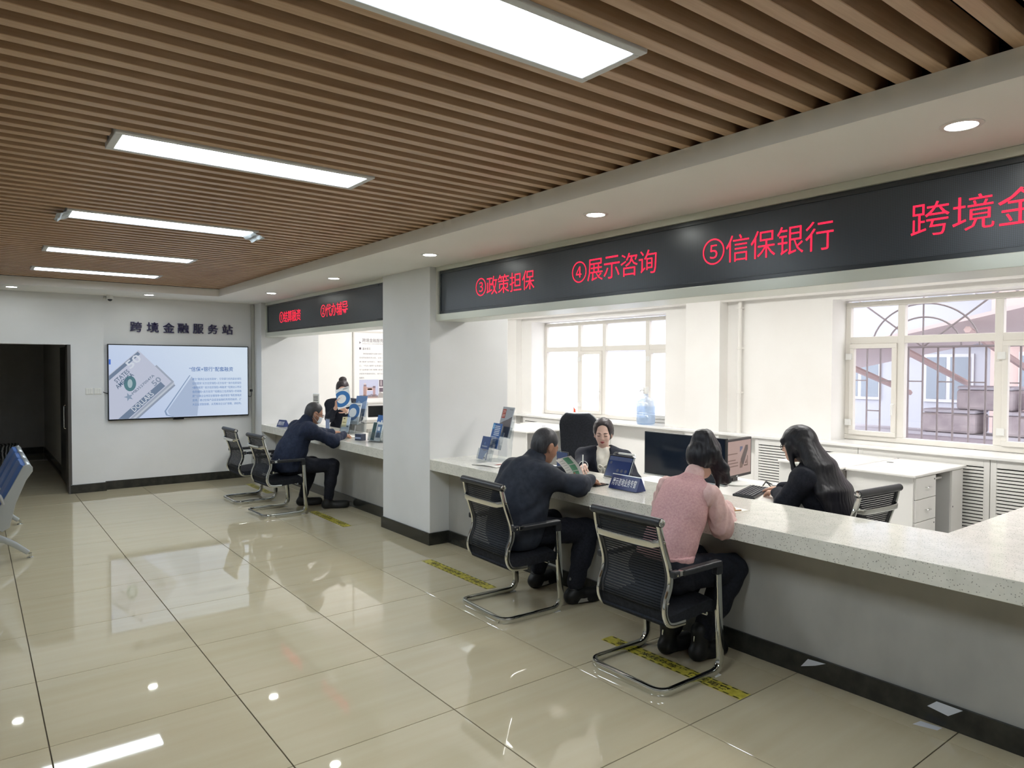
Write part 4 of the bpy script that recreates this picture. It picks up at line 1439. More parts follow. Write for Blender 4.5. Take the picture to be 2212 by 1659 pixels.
def m2poly(name, pts, c):
    MB().add([(p[0], -0.003, p[1]) for p in pts], [tuple(range(len(pts)))]).build(name, scr('m2' + c, c, 0.55), m2s)


m2poly('slide_shape', [(0.03, 0.255), (0.075, 0.285), (0.075, 0.30), (0.03, 0.30)], '#77799a')
m2poly('slide_shape', [(0.045, 0.17), (0.09, 0.15), (0.165, 0.27), (0.165, 0.305), (0.125, 0.305), (0.045, 0.20)], '#6d5b58')
m2poly('slide_shape', [(0.03, 0.13), (0.07, 0.13), (0.085, 0.15), (0.045, 0.19), (0.03, 0.17)], '#93786d')
m2poly('slide_shape', [(0.10, 0.14), (0.165, 0.14), (0.165, 0.22), (0.155, 0.22), (0.155, 0.15), (0.10, 0.15)], '#80685f')
m2poly('slide_shape', [(0.115, 0.16), (0.145, 0.16), (0.145, 0.195)], '#80685f')
for z, w in ((0.245, 0.11), (0.195, 0.08), (0.172, 0.12), (0.148, 0.12)):
    m2poly('slide_line', [(-0.17, z), (-0.17 + w + 0.05, z), (-0.17 + w + 0.05, z + 0.008), (-0.17, z + 0.008)], '#96786e')
B((-0.03, -0.004, 0.066), (0.0, -0.001, 0.074)).build('badge', alu_m, m2)
B((-0.04, 0.02, 0.01), (0.04, 0.05, 0.2)).build('stand_neck', mat('monitor_casing', '#2b2729', 0.4), m2)
MB().lathe([(0.10, 0), (0.10, 0.012), (0.06, 0.028)], 24).build('stand_foot', white_pl, m2, smooth=True)

kb = thing('keyboard', 'black keyboard in front of the pinkish monitor', 'keyboard', (4.53, 2.985, 0.75), math.radians(18))
MB().prism([(-0.077, 0), (0.077, 0), (0.077, 0.024), (-0.077, 0.014)], 0.45, frame((-0.225, 0, 0), (0, 1, 0), (0, 0, 1))).build('case', black_pl, kb, bevel=0.003)
keys = MB()
for r_ in range(6):
    for c_ in range(21):
        if c_ in (14, 18) and r_ != 0 and c_ != 14:
            continue
        x, y = -0.215 + c_ * 0.0205, -0.062 + r_ * 0.0205
        z = 0.0155 + (y + 0.077) / 0.154 * 0.010
        keys.box((x, y, z), (x + 0.016, y + 0.016, z + 0.006))
kk = keys.build('keys', mat('key_grey', '#3a3d44', 0.4), kb)
kk['kind'] = 'stuff'
leg_ = MB()
for r_ in range(6):
    for c_ in range(21):
        x, y = -0.215 + c_ * 0.0205, -0.062 + r_ * 0.0205
        z = 0.0155 + (y + 0.077) / 0.154 * 0.010 + 0.0063
        leg_.add([(x + 0.005, y + 0.006, z), (x + 0.010, y + 0.006, z), (x + 0.010, y + 0.011, z), (x + 0.005, y + 0.011, z)], [(0, 1, 2, 3)])
lg_ = leg_.build('key_legends', mat('legend', '#b9bcc4', 0.5), kb)
lg_['kind'] = 'stuff'
t = thing('power_adapter', 'white power adapter with black cords beside the pinkish monitor', 'adapter', (4.90, 3.02, 0.75), math.radians(20))
B((-0.05, -0.025, 0), (0.05, 0.025, 0.03)).build('body', white_pl, t, bevel=0.005)
MB().tube(spline([(0.05, 0, 0.012), (0.09, 0.04, 0.006), (0.06, 0.09, 0.03), (0.11, 0.08, 0.006), (0.13, 0.02, 0.006), (0.08, -0.04, 0.005)], 6), 0.004, 6).build('cord', black_pl, t, smooth=True)
MB().tube(spline([(-0.05, 0, 0.012), (-0.07, 0.03, 0.02), (-0.06, 0.06, 0.05), (-0.03, 0.08, 0.03), (0.0, 0.10, 0.006)], 6), 0.005, 6).build('cord', black_pl, t, smooth=True)
t = thing('glass_jar', 'small clear jar beside the navy nameplate behind the counter', 'jar', (3.98, 3.06, ZT))
MB().lathe([(0.03, 0), (0.034, 0.01), (0.034, 0.07), (0.026, 0.08)], 18).build('jar_body', acryl_m, t, smooth=True)
MB().lathe([(0.028, 0.08), (0.028, 0.092)], 18).build('jar_lid', white_pl, t, smooth=True)


def desk(x, y, label, D=0.60, L=1.10, full=True, group='white office desks by the windows'):
    """long side along x, user side towards -y"""
    t = thing('office_desk', label, 'desk', (x, y, 0), 0, group)
    MB().box((0, 0, 0.738), (L, D, 0.765)).build('desk_top', desk_m, t, bevel=0.008)
    B((0.03, 0.03, 0), (0.05, D, 0.738)).build('side_panel', desk_m, t)
    B((L - 0.05, 0.03, 0), (L - 0.03, D, 0.738)).build('side_panel', desk_m, t)
    B((0.05, D - 0.03, 0.1), (L - 0.05, D - 0.012, 0.738)).build('back_panel', deskg_m, t)
    if full:
        B((0.05, 0.035, 0.03), (0.46, D - 0.04, 0.735)).build('drawer_carcass', deskg_m, t)
        for k, (z0, z1) in enumerate(((0.545, 0.732), (0.35, 0.540), (0.04, 0.345))):
            dr = B((0.055, 0.015, z0), (0.455, 0.035, z1)).build('drawer', desk_m, t, bevel=0.003)
            MB().tube(fillet([(0.24, 0.015, (z0 + z1) / 2), (0.24, -0.01, (z0 + z1) / 2), (0.31, -0.01, (z0 + z1) / 2), (0.31, 0.015, (z0 + z1) / 2)], 0.008), 0.005, 6).build('handle', chrome_m, dr, smooth=True)
            if k != 1:
                MB().lathe([(0.008, 0), (0.008, 0.004)], 12, frame((0.425, 0.014, z1 - 0.035), (1, 0, 0), (0, 0, -1)) @ Matrix.Rotation(0, 4, 'X')).build('lock', mat('lock_dark', '#3c3c3c', 0.3, metal=0.6), dr)
        B((0.47, 0.10, 0.655), (0.80, 0.45, 0.672)).build('keyboard_tray', desk_m, t)
        B((0.80, 0.035, 0.03), (1.06, D - 0.04, 0.735)).build('cupboard', deskg_m, t)
        dr = B((0.805, 0.015, 0.04), (1.055, 0.035, 0.732)).build('cupboard_door', desk_m, t, bevel=0.003)
        MB().lathe([(0.008, 0), (0.008, 0.004)], 12, frame((0.83, 0.014, 0.40), (1, 0, 0), (0, 0, -1))).build('lock', mat('lock_dark', '#3c3c3c', 0.3, metal=0.6), dr)
    MB().lathe([(0.03, 0), (0.03, 0.003)], 18, Matrix.Translation((L * 0.62, D - 0.09, 0.7655))).build('cable_grommet', mat('grommet', '#7d7d7c', 0.4), t)
    return t


desk(6.31, 2.60, 'white desk with three drawers in front of the near window')
desk(6.31, 3.22, 'white desk behind the long haired woman, touching the drawer desk', 0.66)
desk(6.13, 7.635, 'white desk under the far window, left of the tall office chair', 0.62, 1.25, False)
desk(6.13, 8.26, 'white desk at the far window, mostly hidden by the pillar', 0.62, 1.25, False)
tag(B((6.30, 3.203, 0.02), (6.34, 3.217, 0.735)).build('desk_divider', mat('divider_dark', '#57534f', 0.5)), 'thin dark divider between the two desks behind the long haired woman', 'divider')

wb = thing('water_bottle', 'large clear water bottle with a pump on the far window sill', 'bottle', (7.60, 6.74, 0.862))
MB().lathe([(0.10, 0), (0.125, 0.012), (0.132, 0.03), (0.132, 0.13), (0.126, 0.14), (0.132, 0.15), (0.132, 0.16), (0.126, 0.17), (0.132, 0.18), (0.132, 0.29), (0.12, 0.33), (0.08, 0.36), (0.04, 0.38), (0.032, 0.40), (0.032, 0.43)], 28).build('bottle_body', bottle_m, wb, smooth=True)
MB().lathe([(0.125, 0.005), (0.125, 0.25)], 24).build('water', glass_mat('water', (0.80, 0.88, 0.97), 0.1, frost=0.15), wb, smooth=True)
MB().lathe([(0.036, 0.43), (0.038, 0.445), (0.038, 0.52), (0.033, 0.53)], 18).build('pump', white_pl, wb, smooth=True)
MB().tube(spline([(-0.03, 0, 0.48), (-0.07, 0.02, 0.485), (-0.095, 0.03, 0.465)], 4), 0.006, 8).build('spout', chrome_m, wb, smooth=True)
t = thing('pennant', 'tiny orange pennant on the far window sill', 'pennant', (7.70, 8.36, 0.862))
MB().cyl((0, 0, 0), (0, 0, 0.16), 0.004, 6).build('stick', white_pl, t)
MB().prism([(0, 0.06), (0.05, 0.07), (0.05, 0.12), (0, 0.16)], 0.003, frame((0, 0.0, 0), (0, -1, 0), (0, 0, 1))).build('flag', mat('orange_red', '#d9583a', 0.5), t)

# far booth equipment
m3 = thing('monitor', 'black monitor behind the far counter, cut by the pillar', 'monitor', (4.62, 9.45, 0.86), math.radians(-8))
B((0, 0, 0.06), (0.50, 0.035, 0.23)).build('casing', mat('monitor_casing', '#2b2729', 0.4), m3, bevel=0.004)
B((0.01, -0.002, 0.07), (0.49, 0, 0.22)).build('screen', black_gl, m3)
B((0.2, 0.01, 0), (0.3, 0.04, 0.08)).build('stand_neck', black_pl, m3)
t = thing('printer', 'beige office printer behind the far counter', 'printer', (4.50, 9.35, 0.0), math.radians(-8))
B((0, 0, 0.62), (0.55, 0.40, 0.84)).build('body', mat('printer_beige', '#cfccc2', 0.4), t, bevel=0.015, seg=3)
B((0.04, -0.015, 0.70), (0.5, 0, 0.76)).build('paper_tray', mat('printer_grey', '#a5a299', 0.4), t, bevel=0.004)
B((0.0, 0, 0.84), (0.55, 0.4, 0.86)).build('lid', mat('printer_grey', '#a5a299', 0.4), t, bevel=0.004)
for (a, b) in ((0.02, 0.02), (0.5, 0.02), (0.02, 0.35), (0.5, 0.35)):
    B((a, b, 0), (a + 0.03, b + 0.03, 0.62)).build('cart_leg', deskg_m, t)

# ================================================================ OUTSIDE THE WINDOWS
snow_m = mat('snow', '#b9b6bd', 0.7, spec=0.2)
tag(B((8.2, -14, -0.75), (40, 26, -0.6)).build('snow_ground', snow_m), 'snow covered yard outside the windows', 'snow', kind='structure')
iron = mat('grille_iron', '#8d8385', 0.5)
gl_ = thing('window_grille', 'iron grille with arched rays outside the near window', 'grille', (8.32, 2.60, 0.85))
gx = 0.0


def gb(name, a, b, r=0.011):
    MB().tube([(gx, a[0] - 2.60, a[1] - 0.85), (gx, b[0] - 2.60, b[1] - 0.85)], r, 6).build(name, iron, gl_, smooth=True)


yy = [4.13 - 0.152 * k for k in range(21)]
for k, y in enumerate(yy):
    gb('grille_bar', (y, 0.86), (y, 1.905))
    if k < 20:
        if k % 2 == 0:
            gb('grille_rung', (y, 1.525), (y - 0.152, 1.525), 0.008)
        else:
            gb('grille_rung', (y, 1.175), (y - 0.152, 1.175), 0.008)
gb('grille_rail', (4.2, 1.905), (1.0, 1.905), 0.014)
gb('grille_rail', (4.2, 0.87), (1.0, 0.87), 0.014)
for cy in (3.373, 1.80):
    for R_ in (0.33, 0.48):
        arc = [(gx, cy + R_ * math.cos(a) * 1.15 - 2.60, 1.905 + R_ * math.sin(a) - 0.85) for a in np.linspace(0, math.pi, 25)]
        MB().tube(arc, 0.010, 6).build('grille_arc', iron, gl_, smooth=True)
    for a in (90, 38, 142):
        L_ = 0.62 if a == 90 else 0.95
        gb('grille_ray', (cy, 1.905), (cy + L_ * math.cos(math.radians(a)), 1.905 + L_ * math.sin(math.radians(a))), 0.010)
for k, (x, y0, y1, z0, z1, c, lab) in enumerate([(22.0, -12, 7.2, -0.6, 11, '#b8a09a', 'pale pink building across the yard behind the near window'), (24.0, 7.6, 24, -0.6, 12, '#a9aab2', 'pale grey building across the yard behind the far window')]):
    t = thing('building', lab, 'building', (x, (y0 + y1) / 2, z0))
    yc = (y0 + y1) / 2
    B((0, y0 - yc, 0), (3, y1 - yc, z1 - z0)).build('wall', mat('facade%d' % k, c, 0.7), t)
    B((-0.25, y0 - yc, 3.0), (0, y1 - yc, 3.25)).build('snowy_ledge', snow_m, t)
    n = int((y1 - y0) / 2.6)
    for fl in range(3):
        for j in range(n):
            wy = y0 - yc + (j + 0.5) * (y1 - y0) / n
            wz = 1.2 + fl * 3.2
            w = B((-0.06, wy - 0.7, wz), (0.0, wy + 0.7, wz + 1.5)).build('window', mat('far_frame', '#b9babf', 0.5), t)
            for s in (-1, 1):
                B((-0.075, wy + s * 0.34 - 0.28, wz + 0.1), (-0.06, wy + s * 0.34 + 0.28, wz + 1.4)).build('pane', mat('far_pane', '#7f8791', 0.2), w)
cp = thing('entrance_canopy', 'red framed sloping canopy in the yard outside the near window', 'canopy', (11.0, 3.4, -0.6))
redb = mat('canopy_red', '#b09894', 0.5)
B((-0.2, -2.6, 2.95), (3.2, 3.0, 3.0), Matrix.Rotation(math.radians(-12), 4, 'X')).build('roof_sheet', mat('canopy_sheet', '#b5a5a3', 0.5), cp)
for k in range(6):
    y = -2.4 + k * 0.95
    MB().tube([(-0.1, y, 2.9 - 0.21 * y), (0.1 + 2.8, y + 0.1, 2.3 - 0.21 * y)], 0.05, 6).build('rafter', redb, cp)
for (a, b) in ((0.0, -2.3), (0.0, 2.6), (2.8, -2.3), (2.8, 2.6)):
    MB().cyl((a, b, 0), (a, b, 2.5), 0.06, 8).build('post', redb, cp)
rw = thing('retaining_wall', 'low grey retaining wall in the yard outside the near window', 'wall', (13.4, 2.6, -0.6))
B((-0.35, -3.4, 0), (0.35, 4.2, 1.12)).build('wall_body', mat('yard_wall', '#a59ba0', 0.8), rw)
B((-0.38, -3.4, 1.12), (0.38, 4.2, 1.17)).build('snow_cap', snow_m, rw)
ordn = ['leftmost', 'second', 'third', 'rightmost']
for k in range(7):
    up = k // 4
    y = 4.9 - (k % 4) * 1.06 - 0.5 * up
    lab = '%s snow topped stone block of the %s row on the yard wall' % (ordn[k % 4] if (up == 0 or k < 6) else 'rightmost', ['lower', 'upper'][up])
    t = thing('stone_block', lab, 'stone', (13.4 + 0.1 * up, y, 0.57 + 0.40 * up), 0, 'snow topped stone blocks in the yard')
    B((-0.3, -0.42, 0), (0.3, 0.42, 0.34)).build('stone', noise_col(mat('yard_stone', '#b0a6a9', 0.8), '#a3999d', '#bbb1b3', (3, 3, 3), 4), t, bevel=0.05, seg=2)
    B((-0.3, -0.41, 0.34), (0.3, 0.41, 0.40)).build('snow_cap', snow_m, t, bevel=0.03, seg=2)
# ================================================================ PEOPLE
class SDF:
    """small signed distance field on a grid, meshed with surface nets"""

    def __init__(s, lo, hi, h):
        s.h = h
        s.lo = np.array(lo, np.float32)
        n = np.ceil((np.array(hi) - s.lo) / h).astype(int) + 1
        s.n = n
        s.ax = [s.lo[i] + h * np.arange(n[i], dtype=np.float32) for i in range(3)]
        s.d = np.full(tuple(n), 0.5, np.float32)

    def _blk(s, lo, hi):
        sl = []
        for i in range(3):
            a = max(0, int((lo[i] - s.lo[i]) / s.h) - 1)
            b = min(s.n[i], int((hi[i] - s.lo[i]) / s.h) + 3)
            if b <= a:
                return None
            sl.append(slice(a, b))
        g = np.meshgrid(*[s.ax[i][sl[i]] for i in range(3)], indexing='ij', sparse=True)
        return tuple(sl), g

    def _mix(s, sl, d, k, op):
        o = s.d[sl]
        if op == 'add':
            if k > 0:
                hh = np.maximum(k - np.abs(o - d), 0) / k
                s.d[sl] = np.minimum(o, d) - hh * hh * k * 0.25
            else:
                s.d[sl] = np.minimum(o, d)
        else:
            if k > 0:
                hh = np.maximum(k - np.abs(o + d), 0) / k
                s.d[sl] = np.maximum(o, -d) + hh * hh * k * 0.25
            else:
                s.d[sl] = np.maximum(o, -d)

    def cone(s, a, b, ra, rb=None, k=0.03, op='add'):
        rb = ra if rb is None else rb
        a, b = np.array(a, np.float32), np.array(b, np.float32)
        m = max(ra, rb) + k + 0.03
        r = s._blk(np.minimum(a, b) - m, np.maximum(a, b) + m)
        if r is None:
            return s
        sl, g = r
        ab = b - a
        L2 = float(ab @ ab) + 1e-9
        t = sum((g[i] - a[i]) * ab[i] for i in range(3)) / L2
        t = np.clip(t, 0, 1)
        d = np.sqrt(sum((g[i] - a[i] - ab[i] * t) ** 2 for i in range(3))) - (ra + (rb - ra) * t)
        s._mix(sl, d, k, op)
        return s

    def ell(s, c, r, R=None, k=0.03, op='add'):
        """R rows: axes"""
        c = np.array(c, np.float32)
        r = np.array(r, np.float32)
        R = np.eye(3) if R is None else np.array(R)
        m = float(r.max()) + k + 0.03
        q = s._blk(c - m, c + m)
        if q is None:
            return s
        sl, g = q
        p = [sum(R[j][i] * (g[i] - c[i]) for i in range(3)) for j in range(3)]
        k0 = np.sqrt(sum((p[j] / r[j]) ** 2 for j in range(3)))
        k1 = np.sqrt(sum((p[j] / r[j] ** 2) ** 2 for j in range(3))) + 1e-6
        s._mix(sl, k0 * (k0 - 1) / k1, k, op)
        return s

    def keep(s, p, n):
        """keep the side behind plane point p, normal n"""
        g = np.meshgrid(*s.ax, indexing='ij', sparse=True)
        n = np.array(n, np.float32)
        n = n / np.linalg.norm(n)
        s.d = np.maximum(s.d, sum((g[i] - p[i]) * n[i] for i in range(3)))
        return s

    def folds(s, amp, wl, seed, n=5, axis=None, warp=1.6):
        rg = np.random.RandomState(seed)
        g = np.meshgrid(*s.ax, indexing='ij', sparse=True)
        t = 0
        for _ in range(n):
            v = rg.normal(size=3)
            if axis is not None:
                v = v * np.array(axis)
            v = v / np.linalg.norm(v) * 2 * math.pi / (wl * rg.uniform(0.7, 1.5))
            w = rg.normal(size=3)
            w = w / np.linalg.norm(w) * 2 * math.pi / (wl * 2.6)
            t = t + np.sin(v[0] * g[0] + v[1] * g[1] + v[2] * g[2] + warp * np.sin(w[0] * g[0] + w[1] * g[1] + w[2] * g[2] + rg.uniform(0, 6)) + rg.uniform(0, 6))
        s.d = s.d + (amp / n ** 0.5) * t.astype(np.float32)
        return s

    def mesh(s):
        d = s.d
        d[0], d[-1] = 0.5, 0.5
        d[:, 0], d[:, -1] = 0.5, 0.5
        d[:, :, 0], d[:, :, -1] = 0.5, 0.5
        ins = d < 0
        c = np.zeros(tuple(np.array(d.shape) - 1), np.int8)
        for i in (0, 1):
            for j in (0, 1):
                for k in (0, 1):
                    c += ins[i:i + c.shape[0], j:j + c.shape[1], k:k + c.shape[2]]
        idx = np.argwhere((c > 0) & (c < 8))
        ids = np.full(c.shape, -1, np.int32)
        ids[tuple(idx.T)] = np.arange(len(idx))
        acc = np.zeros((len(idx), 3))
        cnt = np.zeros(len(idx))
        corners = [(i, j, k) for i in (0, 1) for j in (0, 1) for k in (0, 1)]
        val = {q: d[idx[:, 0] + q[0], idx[:, 1] + q[1], idx[:, 2] + q[2]] for q in corners}
        for q in corners:
            for ax in range(3):
                if q[ax] == 0:
                    q2 = tuple(1 if i == ax else q[i] for i in range(3))
                    a, b = val[q], val[q2]
                    m = (a < 0) != (b < 0)
                    t = np.where(m, a / np.where(m, a - b, 1), 0)
                    p = np.tile(np.array(q, float), (len(idx), 1))
                    p[:, ax] = t
                    acc += p * m[:, None]
                    cnt += m
        V = s.lo + s.h * (idx + acc / cnt[:, None])
        F = []
        for ax in range(3):
            b, e = [(1, 2), (2, 0), (0, 1)][ax]
            sl0 = [slice(None)] * 3
            sl1 = [slice(None)] * 3
            sl0[ax] = slice(0, -1)
            sl1[ax] = slice(1, None)
            x = ins[tuple(sl0)] != ins[tuple(sl1)]
            P = np.argwhere(x)
            P = P[(P[:, b] > 0) & (P[:, e] > 0) & (P[:, b] < d.shape[b] - 1) & (P[:, e] < d.shape[e] - 1)]
            flip = ins[tuple(P.T)]

            def cid(db, de):
                Q = P.copy()
                Q[:, b] += db
                Q[:, e] += de
                return ids[tuple(Q.T)]
            q = np.stack([cid(-1, -1), cid(0, -1), cid(0, 0), cid(-1, 0)], 1)
            q = np.where(flip[:, None], q, q[:, ::-1])
            F.append(q)
        return V, np.concatenate(F)

    def build(s, name, m, parent, keep_parts=True):
        V, F = s.mesh()
        V = V - np.array(parent.matrix_basis.translation if parent else (0, 0, 0))
        me = bpy.data.meshes.new(name)
        me.from_pydata(V.tolist(), [], F.tolist())
        me.polygons.foreach_set('use_smooth', np.ones(len(F), bool))
        me.update()
        me.materials.append(m)
        o = bpy.data.objects.new(name, me)
        COL.objects.link(o)
        o.parent = parent
        return o


def A3(*v):
    return np.array(v, float)


def unit(v):
    v = np.array(v, float)
    return v / np.linalg.norm(v)


def skin(name, c):
    m = mat(name, c, 0.5, spec=0.35)
    b = m.node_tree.nodes['Principled BSDF']
    return m


def cloth(name, c1, c2, sc=80, rough=0.85):
    return noise_col(mat(name, c1, rough, spec=0.2), c1, c2, (sc, sc, sc), 4, 0.3, 0.7, bump=0.15)


def hairm(name, c1, c2):
    return noise_col(mat(name, c1, 0.42, spec=0.35), c1, c2, (140, 140, 5), 4, 0.3, 0.7, bump=0.35)


def headframe(hf):
    f = unit(hf)
    l = unit(np.cross((0, 0, 1), f))
    u = np.cross(f, l)
    return np.array([f, l, u])


def add_head(S_, c, R, s=1.0, face=True):
    f, l, u = R

    def P(a, b, e):
        return c + s * (a * f + b * l + e * u)
    S_.ell(P(-0.015, 0, 0.032), np.array((0.098, 0.077, 0.092)) * s, R, 0.02)
    S_.ell(P(0.034, 0, -0.030), np.array((0.060, 0.061, 0.085)) * s, R, 0.03)
    S_.ell(P(0.050, 0, -0.088), np.array((0.036, 0.036, 0.026)) * s, R, 0.03)
    for q in (-1, 1):
        S_.ell(P(0.055, q * 0.036, -0.035), np.array((0.028, 0.024, 0.026)) * s, R, 0.02)
        S_.ell(P(-0.008, q * 0.078, -0.012), np.array((0.020, 0.009, 0.034)) * s, R, 0.008)
        S_.ell(P(-0.004, q * 0.088, -0.010), np.array((0.009, 0.006, 0.018)) * s, R, 0.004, 'sub')
        S_.cone(P(-0.006, q * 0.080, -0.040), P(-0.002, q * 0.076, -0.048), 0.007 * s, 0.006 * s, 0.006)
        if face:
            S_.ell(P(0.094, q * 0.032, 0.000), np.array((0.014, 0.020, 0.012)) * s, R, 0.014, 'sub')
            S_.ell(P(0.079, q * 0.032, -0.002), np.array((0.0125, 0.0155, 0.0125)) * s, R, 0.004)
            S_.cone(P(0.088, q * 0.016, 0.018), P(0.076, q * 0.046, 0.018), 0.007 * s, 0.006 * s, 0.012)
    S_.cone(P(0.088, 0, 0.010), P(0.104, 0, -0.030), 0.0075 * s, 0.0105 * s, 0.010)
    for q in (-1, 1):
        S_.ell(P(0.094, q * 0.011, -0.034), np.array((0.010, 0.008, 0.007)) * s, R, 0.006)
    S_.ell(P(0.084, 0, -0.062), np.array((0.012, 0.024, 0.008)) * s, R, 0.008)
    return P


def add_hand(S_, w, d, n, curl=0.5, side=1, s=1.0, spread=0.1, thumb_curl=0.4):
    """w wrist, d direction of the fingers, n palm normal, side +1: thumb towards d x n"""
    d, n = unit(d), unit(n)
    n = unit(n - d * (n @ d))
    x = np.cross(d, n) * side            # towards the thumb
    w = np.array(w, float)
    for o_ in (-0.022, 0, 0.022):
        S_.cone(w + x * o_ * 0.6 * s, w + (d * 0.085 + x * o_) * s, 0.0145 * s, 0.0130 * s, 0.012)
    roots = (0.030, 0.0105, -0.0100, -0.029)
    lens = ((0.040, 0.026, 0.020), (0.045, 0.030, 0.022), (0.041, 0.028, 0.021), (0.033, 0.022, 0.018))
    for k in range(4):
        p = w + (d * (0.086 - 0.004 * abs(k - 1)) + x * roots[k]) * s
        dd = unit(d + x * (roots[k] * spread * 10))
        a = 0.0
        for j, L in enumerate(lens[k]):
            a += curl * (0.75 if j == 0 else 1.0) * (1 + 0.10 * k)
            v = dd * math.cos(a) + n * math.sin(a)
            q = p + v * L * s
            S_.cone(p, q, (0.0093 - 0.0008 * j) * s, (0.0086 - 0.0010 * j) * s, 0.0035)
            p = q
    p = w + (d * 0.022 + x * 0.026 + n * 0.006) * s
    v = unit(d * 0.75 + x * 0.75 + n * 0.25)
    for j, L in enumerate((0.040, 0.032, 0.025)):
        q = p + v * L * s
        S_.cone(p, q, (0.0125 - 0.0015 * j) * s, (0.0110 - 0.0015 * j) * s, 0.006)
        p = q
        v = unit(v + d * thumb_curl * 0.6 - x * thumb_curl * 0.5 + n * thumb_curl * 0.3)


def torso_frame(J):
    u = unit(J['neck'] - J['pelvis'])
    l = J['shL'] - J['shR']
    l = unit(l - u * (l @ u))
    f = np.cross(l, u)
    return np.array([f, l, u])


def add_torso(S_, J, t=0.0, fem=False, k=0.05, low=True):
    R = torso_frame(J)
    f, l, u = R
    wd = np.linalg.norm(J['shL'] - J['shR']) / 0.40
    if low:
        S_.ell(J['pelvis'] + u * 0.0, (0.115 + t, (0.165 if fem else 0.160) * wd + t, 0.105 + t), R, k)
    mid = 0.55 * J['pelvis'] + 0.45 * J['chest']
    S_.ell(mid, (0.100 + t, (0.125 if fem else 0.145) * wd + t, 0.15 + t), R, k)
    S_.ell(J['chest'], (0.110 + t, (0.145 if fem else 0.160) * wd + t, 0.17 + t), R, k)
    S_.ell(0.35 * J['chest'] + 0.65 * J['neck'] - u * 0.03, (0.080 + t, 0.150 * wd + t, 0.075 + t), R, k)
    for q in ('R', 'L'):
        sh = J['sh' + q]
        S_.cone(J['neck'] - u * 0.015, sh, 0.048 + t, 0.050 + t, 0.04)


def add_arm(S_, J, q, t=0.0, w0=1.0, k=0.03, end=1.0, puff=0.0):
    e = J['el' + q]
    w = J['wr' + q]
    S_.cone(J['sh' + q], e, (0.052 + t) * w0, (0.041 + t + puff) * w0, k)
    S_.cone(e, e + (w - e) * end, (0.041 + t + puff) * w0, (0.029 + t * 0.8) * w0, k)


def add_leg(S_, J, q, t=0.0, k=0.03, end=1.0):
    R = torso_frame(J)
    hip = J['pelvis'] + R[1] * (0.085 if q == 'L' else -0.085) - R[2] * 0.0
    S_.cone(hip, J['kn' + q], 0.088 + t, 0.060 + t, 0.04)
    a, b = J['kn' + q], J['an' + q]
    S_.cone(a, a + (b - a) * end, 0.058 + t, 0.040 + t, k)
    S_.cone(a + (b - a) * 0.15, a + (b - a) * 0.5, 0.058 + t, 0.052 + t, k)


def add_foot(S_, an, toe, t=0.0, w=0.040):
    an, toe = np.array(an, float), np.array(toe, float)
    d = toe - an
    d[2] = 0
    d = unit(d)
    he = np.array((an[0], an[1], 0)) - d * 0.035
    base = w * 0.8 + t
    S_.cone(an, he + np.array((0, 0, base)) + d * 0.02, 0.040 + t, 0.036 + t, 0.03)
    tz = np.array((toe[0], toe[1], base * 0.92))
    S_.cone(he + np.array((0, 0, base)), tz, base, base * 0.92, 0.03)
    side = np.array((-d[1], d[0], 0))
    S_.ell((he + tz) / 2 + d * 0.045, (0.10, w + t, base), np.array([d, side, (0, 0, 1)]), 0.03)


def grid_for(pts, m, h):
    P = np.array(pts)
    return SDF(P.min(0) - m, P.max(0) + m, h)


def bodymesh(t, J, hc, hR, hands, sm, h, s=1.0, face=True, feet=True, fem=False):
    pts = [J[k] for k in J] + [hc + A3(0, 0, 0.06)] + [q[0] + unit(q[1]) * 0.16 for q in hands]
    S_ = grid_for(pts, 0.13, h)
    add_torso(S_, J, -0.016, fem)
    for q in ('R', 'L'):
        add_arm(S_, J, q, -0.006)
        add_leg(S_, J, q, -0.012)
        if feet:
            S_.cone(J['an' + q] - A3(0, 0, 0.045), J['to' + q] * A3(1, 1, 0) + A3(0, 0, 0.030), 0.024, 0.014, 0.015)
    S_.cone(J['neck'] - hR[2] * 0.0 - A3(0, 0, 0.02), hc - hR[2] * 0.045 - hR[0] * 0.022, 0.056 * s if not fem else 0.050 * s, 0.054 * s if not fem else 0.047 * s, 0.03)
    P = add_head(S_, hc, hR, s, face)
    for hd in hands:
        add_hand(S_, *hd[:3], **hd[3])
    o = S_.build('body', sm, t)
    return o, P


def person(label, base):
    return thing('person', label, 'person', tuple(base))


skin_a = skin('skin_tan', '#a87d66')
skin_b = skin('skin_light', '#d3ab97')
skin_d = skin('skin_fair', '#dcb9aa')
lip_m = mat('lips', '#9c4a4c', 0.4)
brow_m = mat('brow_dark', '#4a3a38', 0.7, spec=0.1)
hair_k = hairm('hair_black', '#141419', '#232229')
hair_s = hairm('hair_shaved', '#2b2b2e', '#434347')
jkt_a = cloth('jacket_charcoal', '#272b34', '#313641', 30, 0.7)
jkt_b = cloth('jacket_navy', '#1f2537', '#283044', 40, 0.75)
trs_k = cloth('trousers_black', '#1c1e25', '#272932', 70)
shoe_k = mat('shoe_black', '#151515', 0.5)
suit_k = cloth('suit_black', '#20222c', '#2a2d38', 120, 0.75)
blouse_m = cloth('blouse_ivory', '#e7e1d4', '#efeadf', 50, 0.6)
pinkv = noise_col(mat('vest_pink', '#cfa3a3', 0.95, spec=0.1), '#c79b9c', '#d8afae', (90, 90, 90), 5, 0.3, 0.7, bump=0.5, dist=0.004)
pinks = cloth('sleeve_pink', '#d9b3af', '#e2c1bd', 60, 0.6)
sock_m = mat('sock_grey', '#6d6d6c', 0.8)
grey_trim = mat('shoe_grey', '#a3a29c', 0.5)


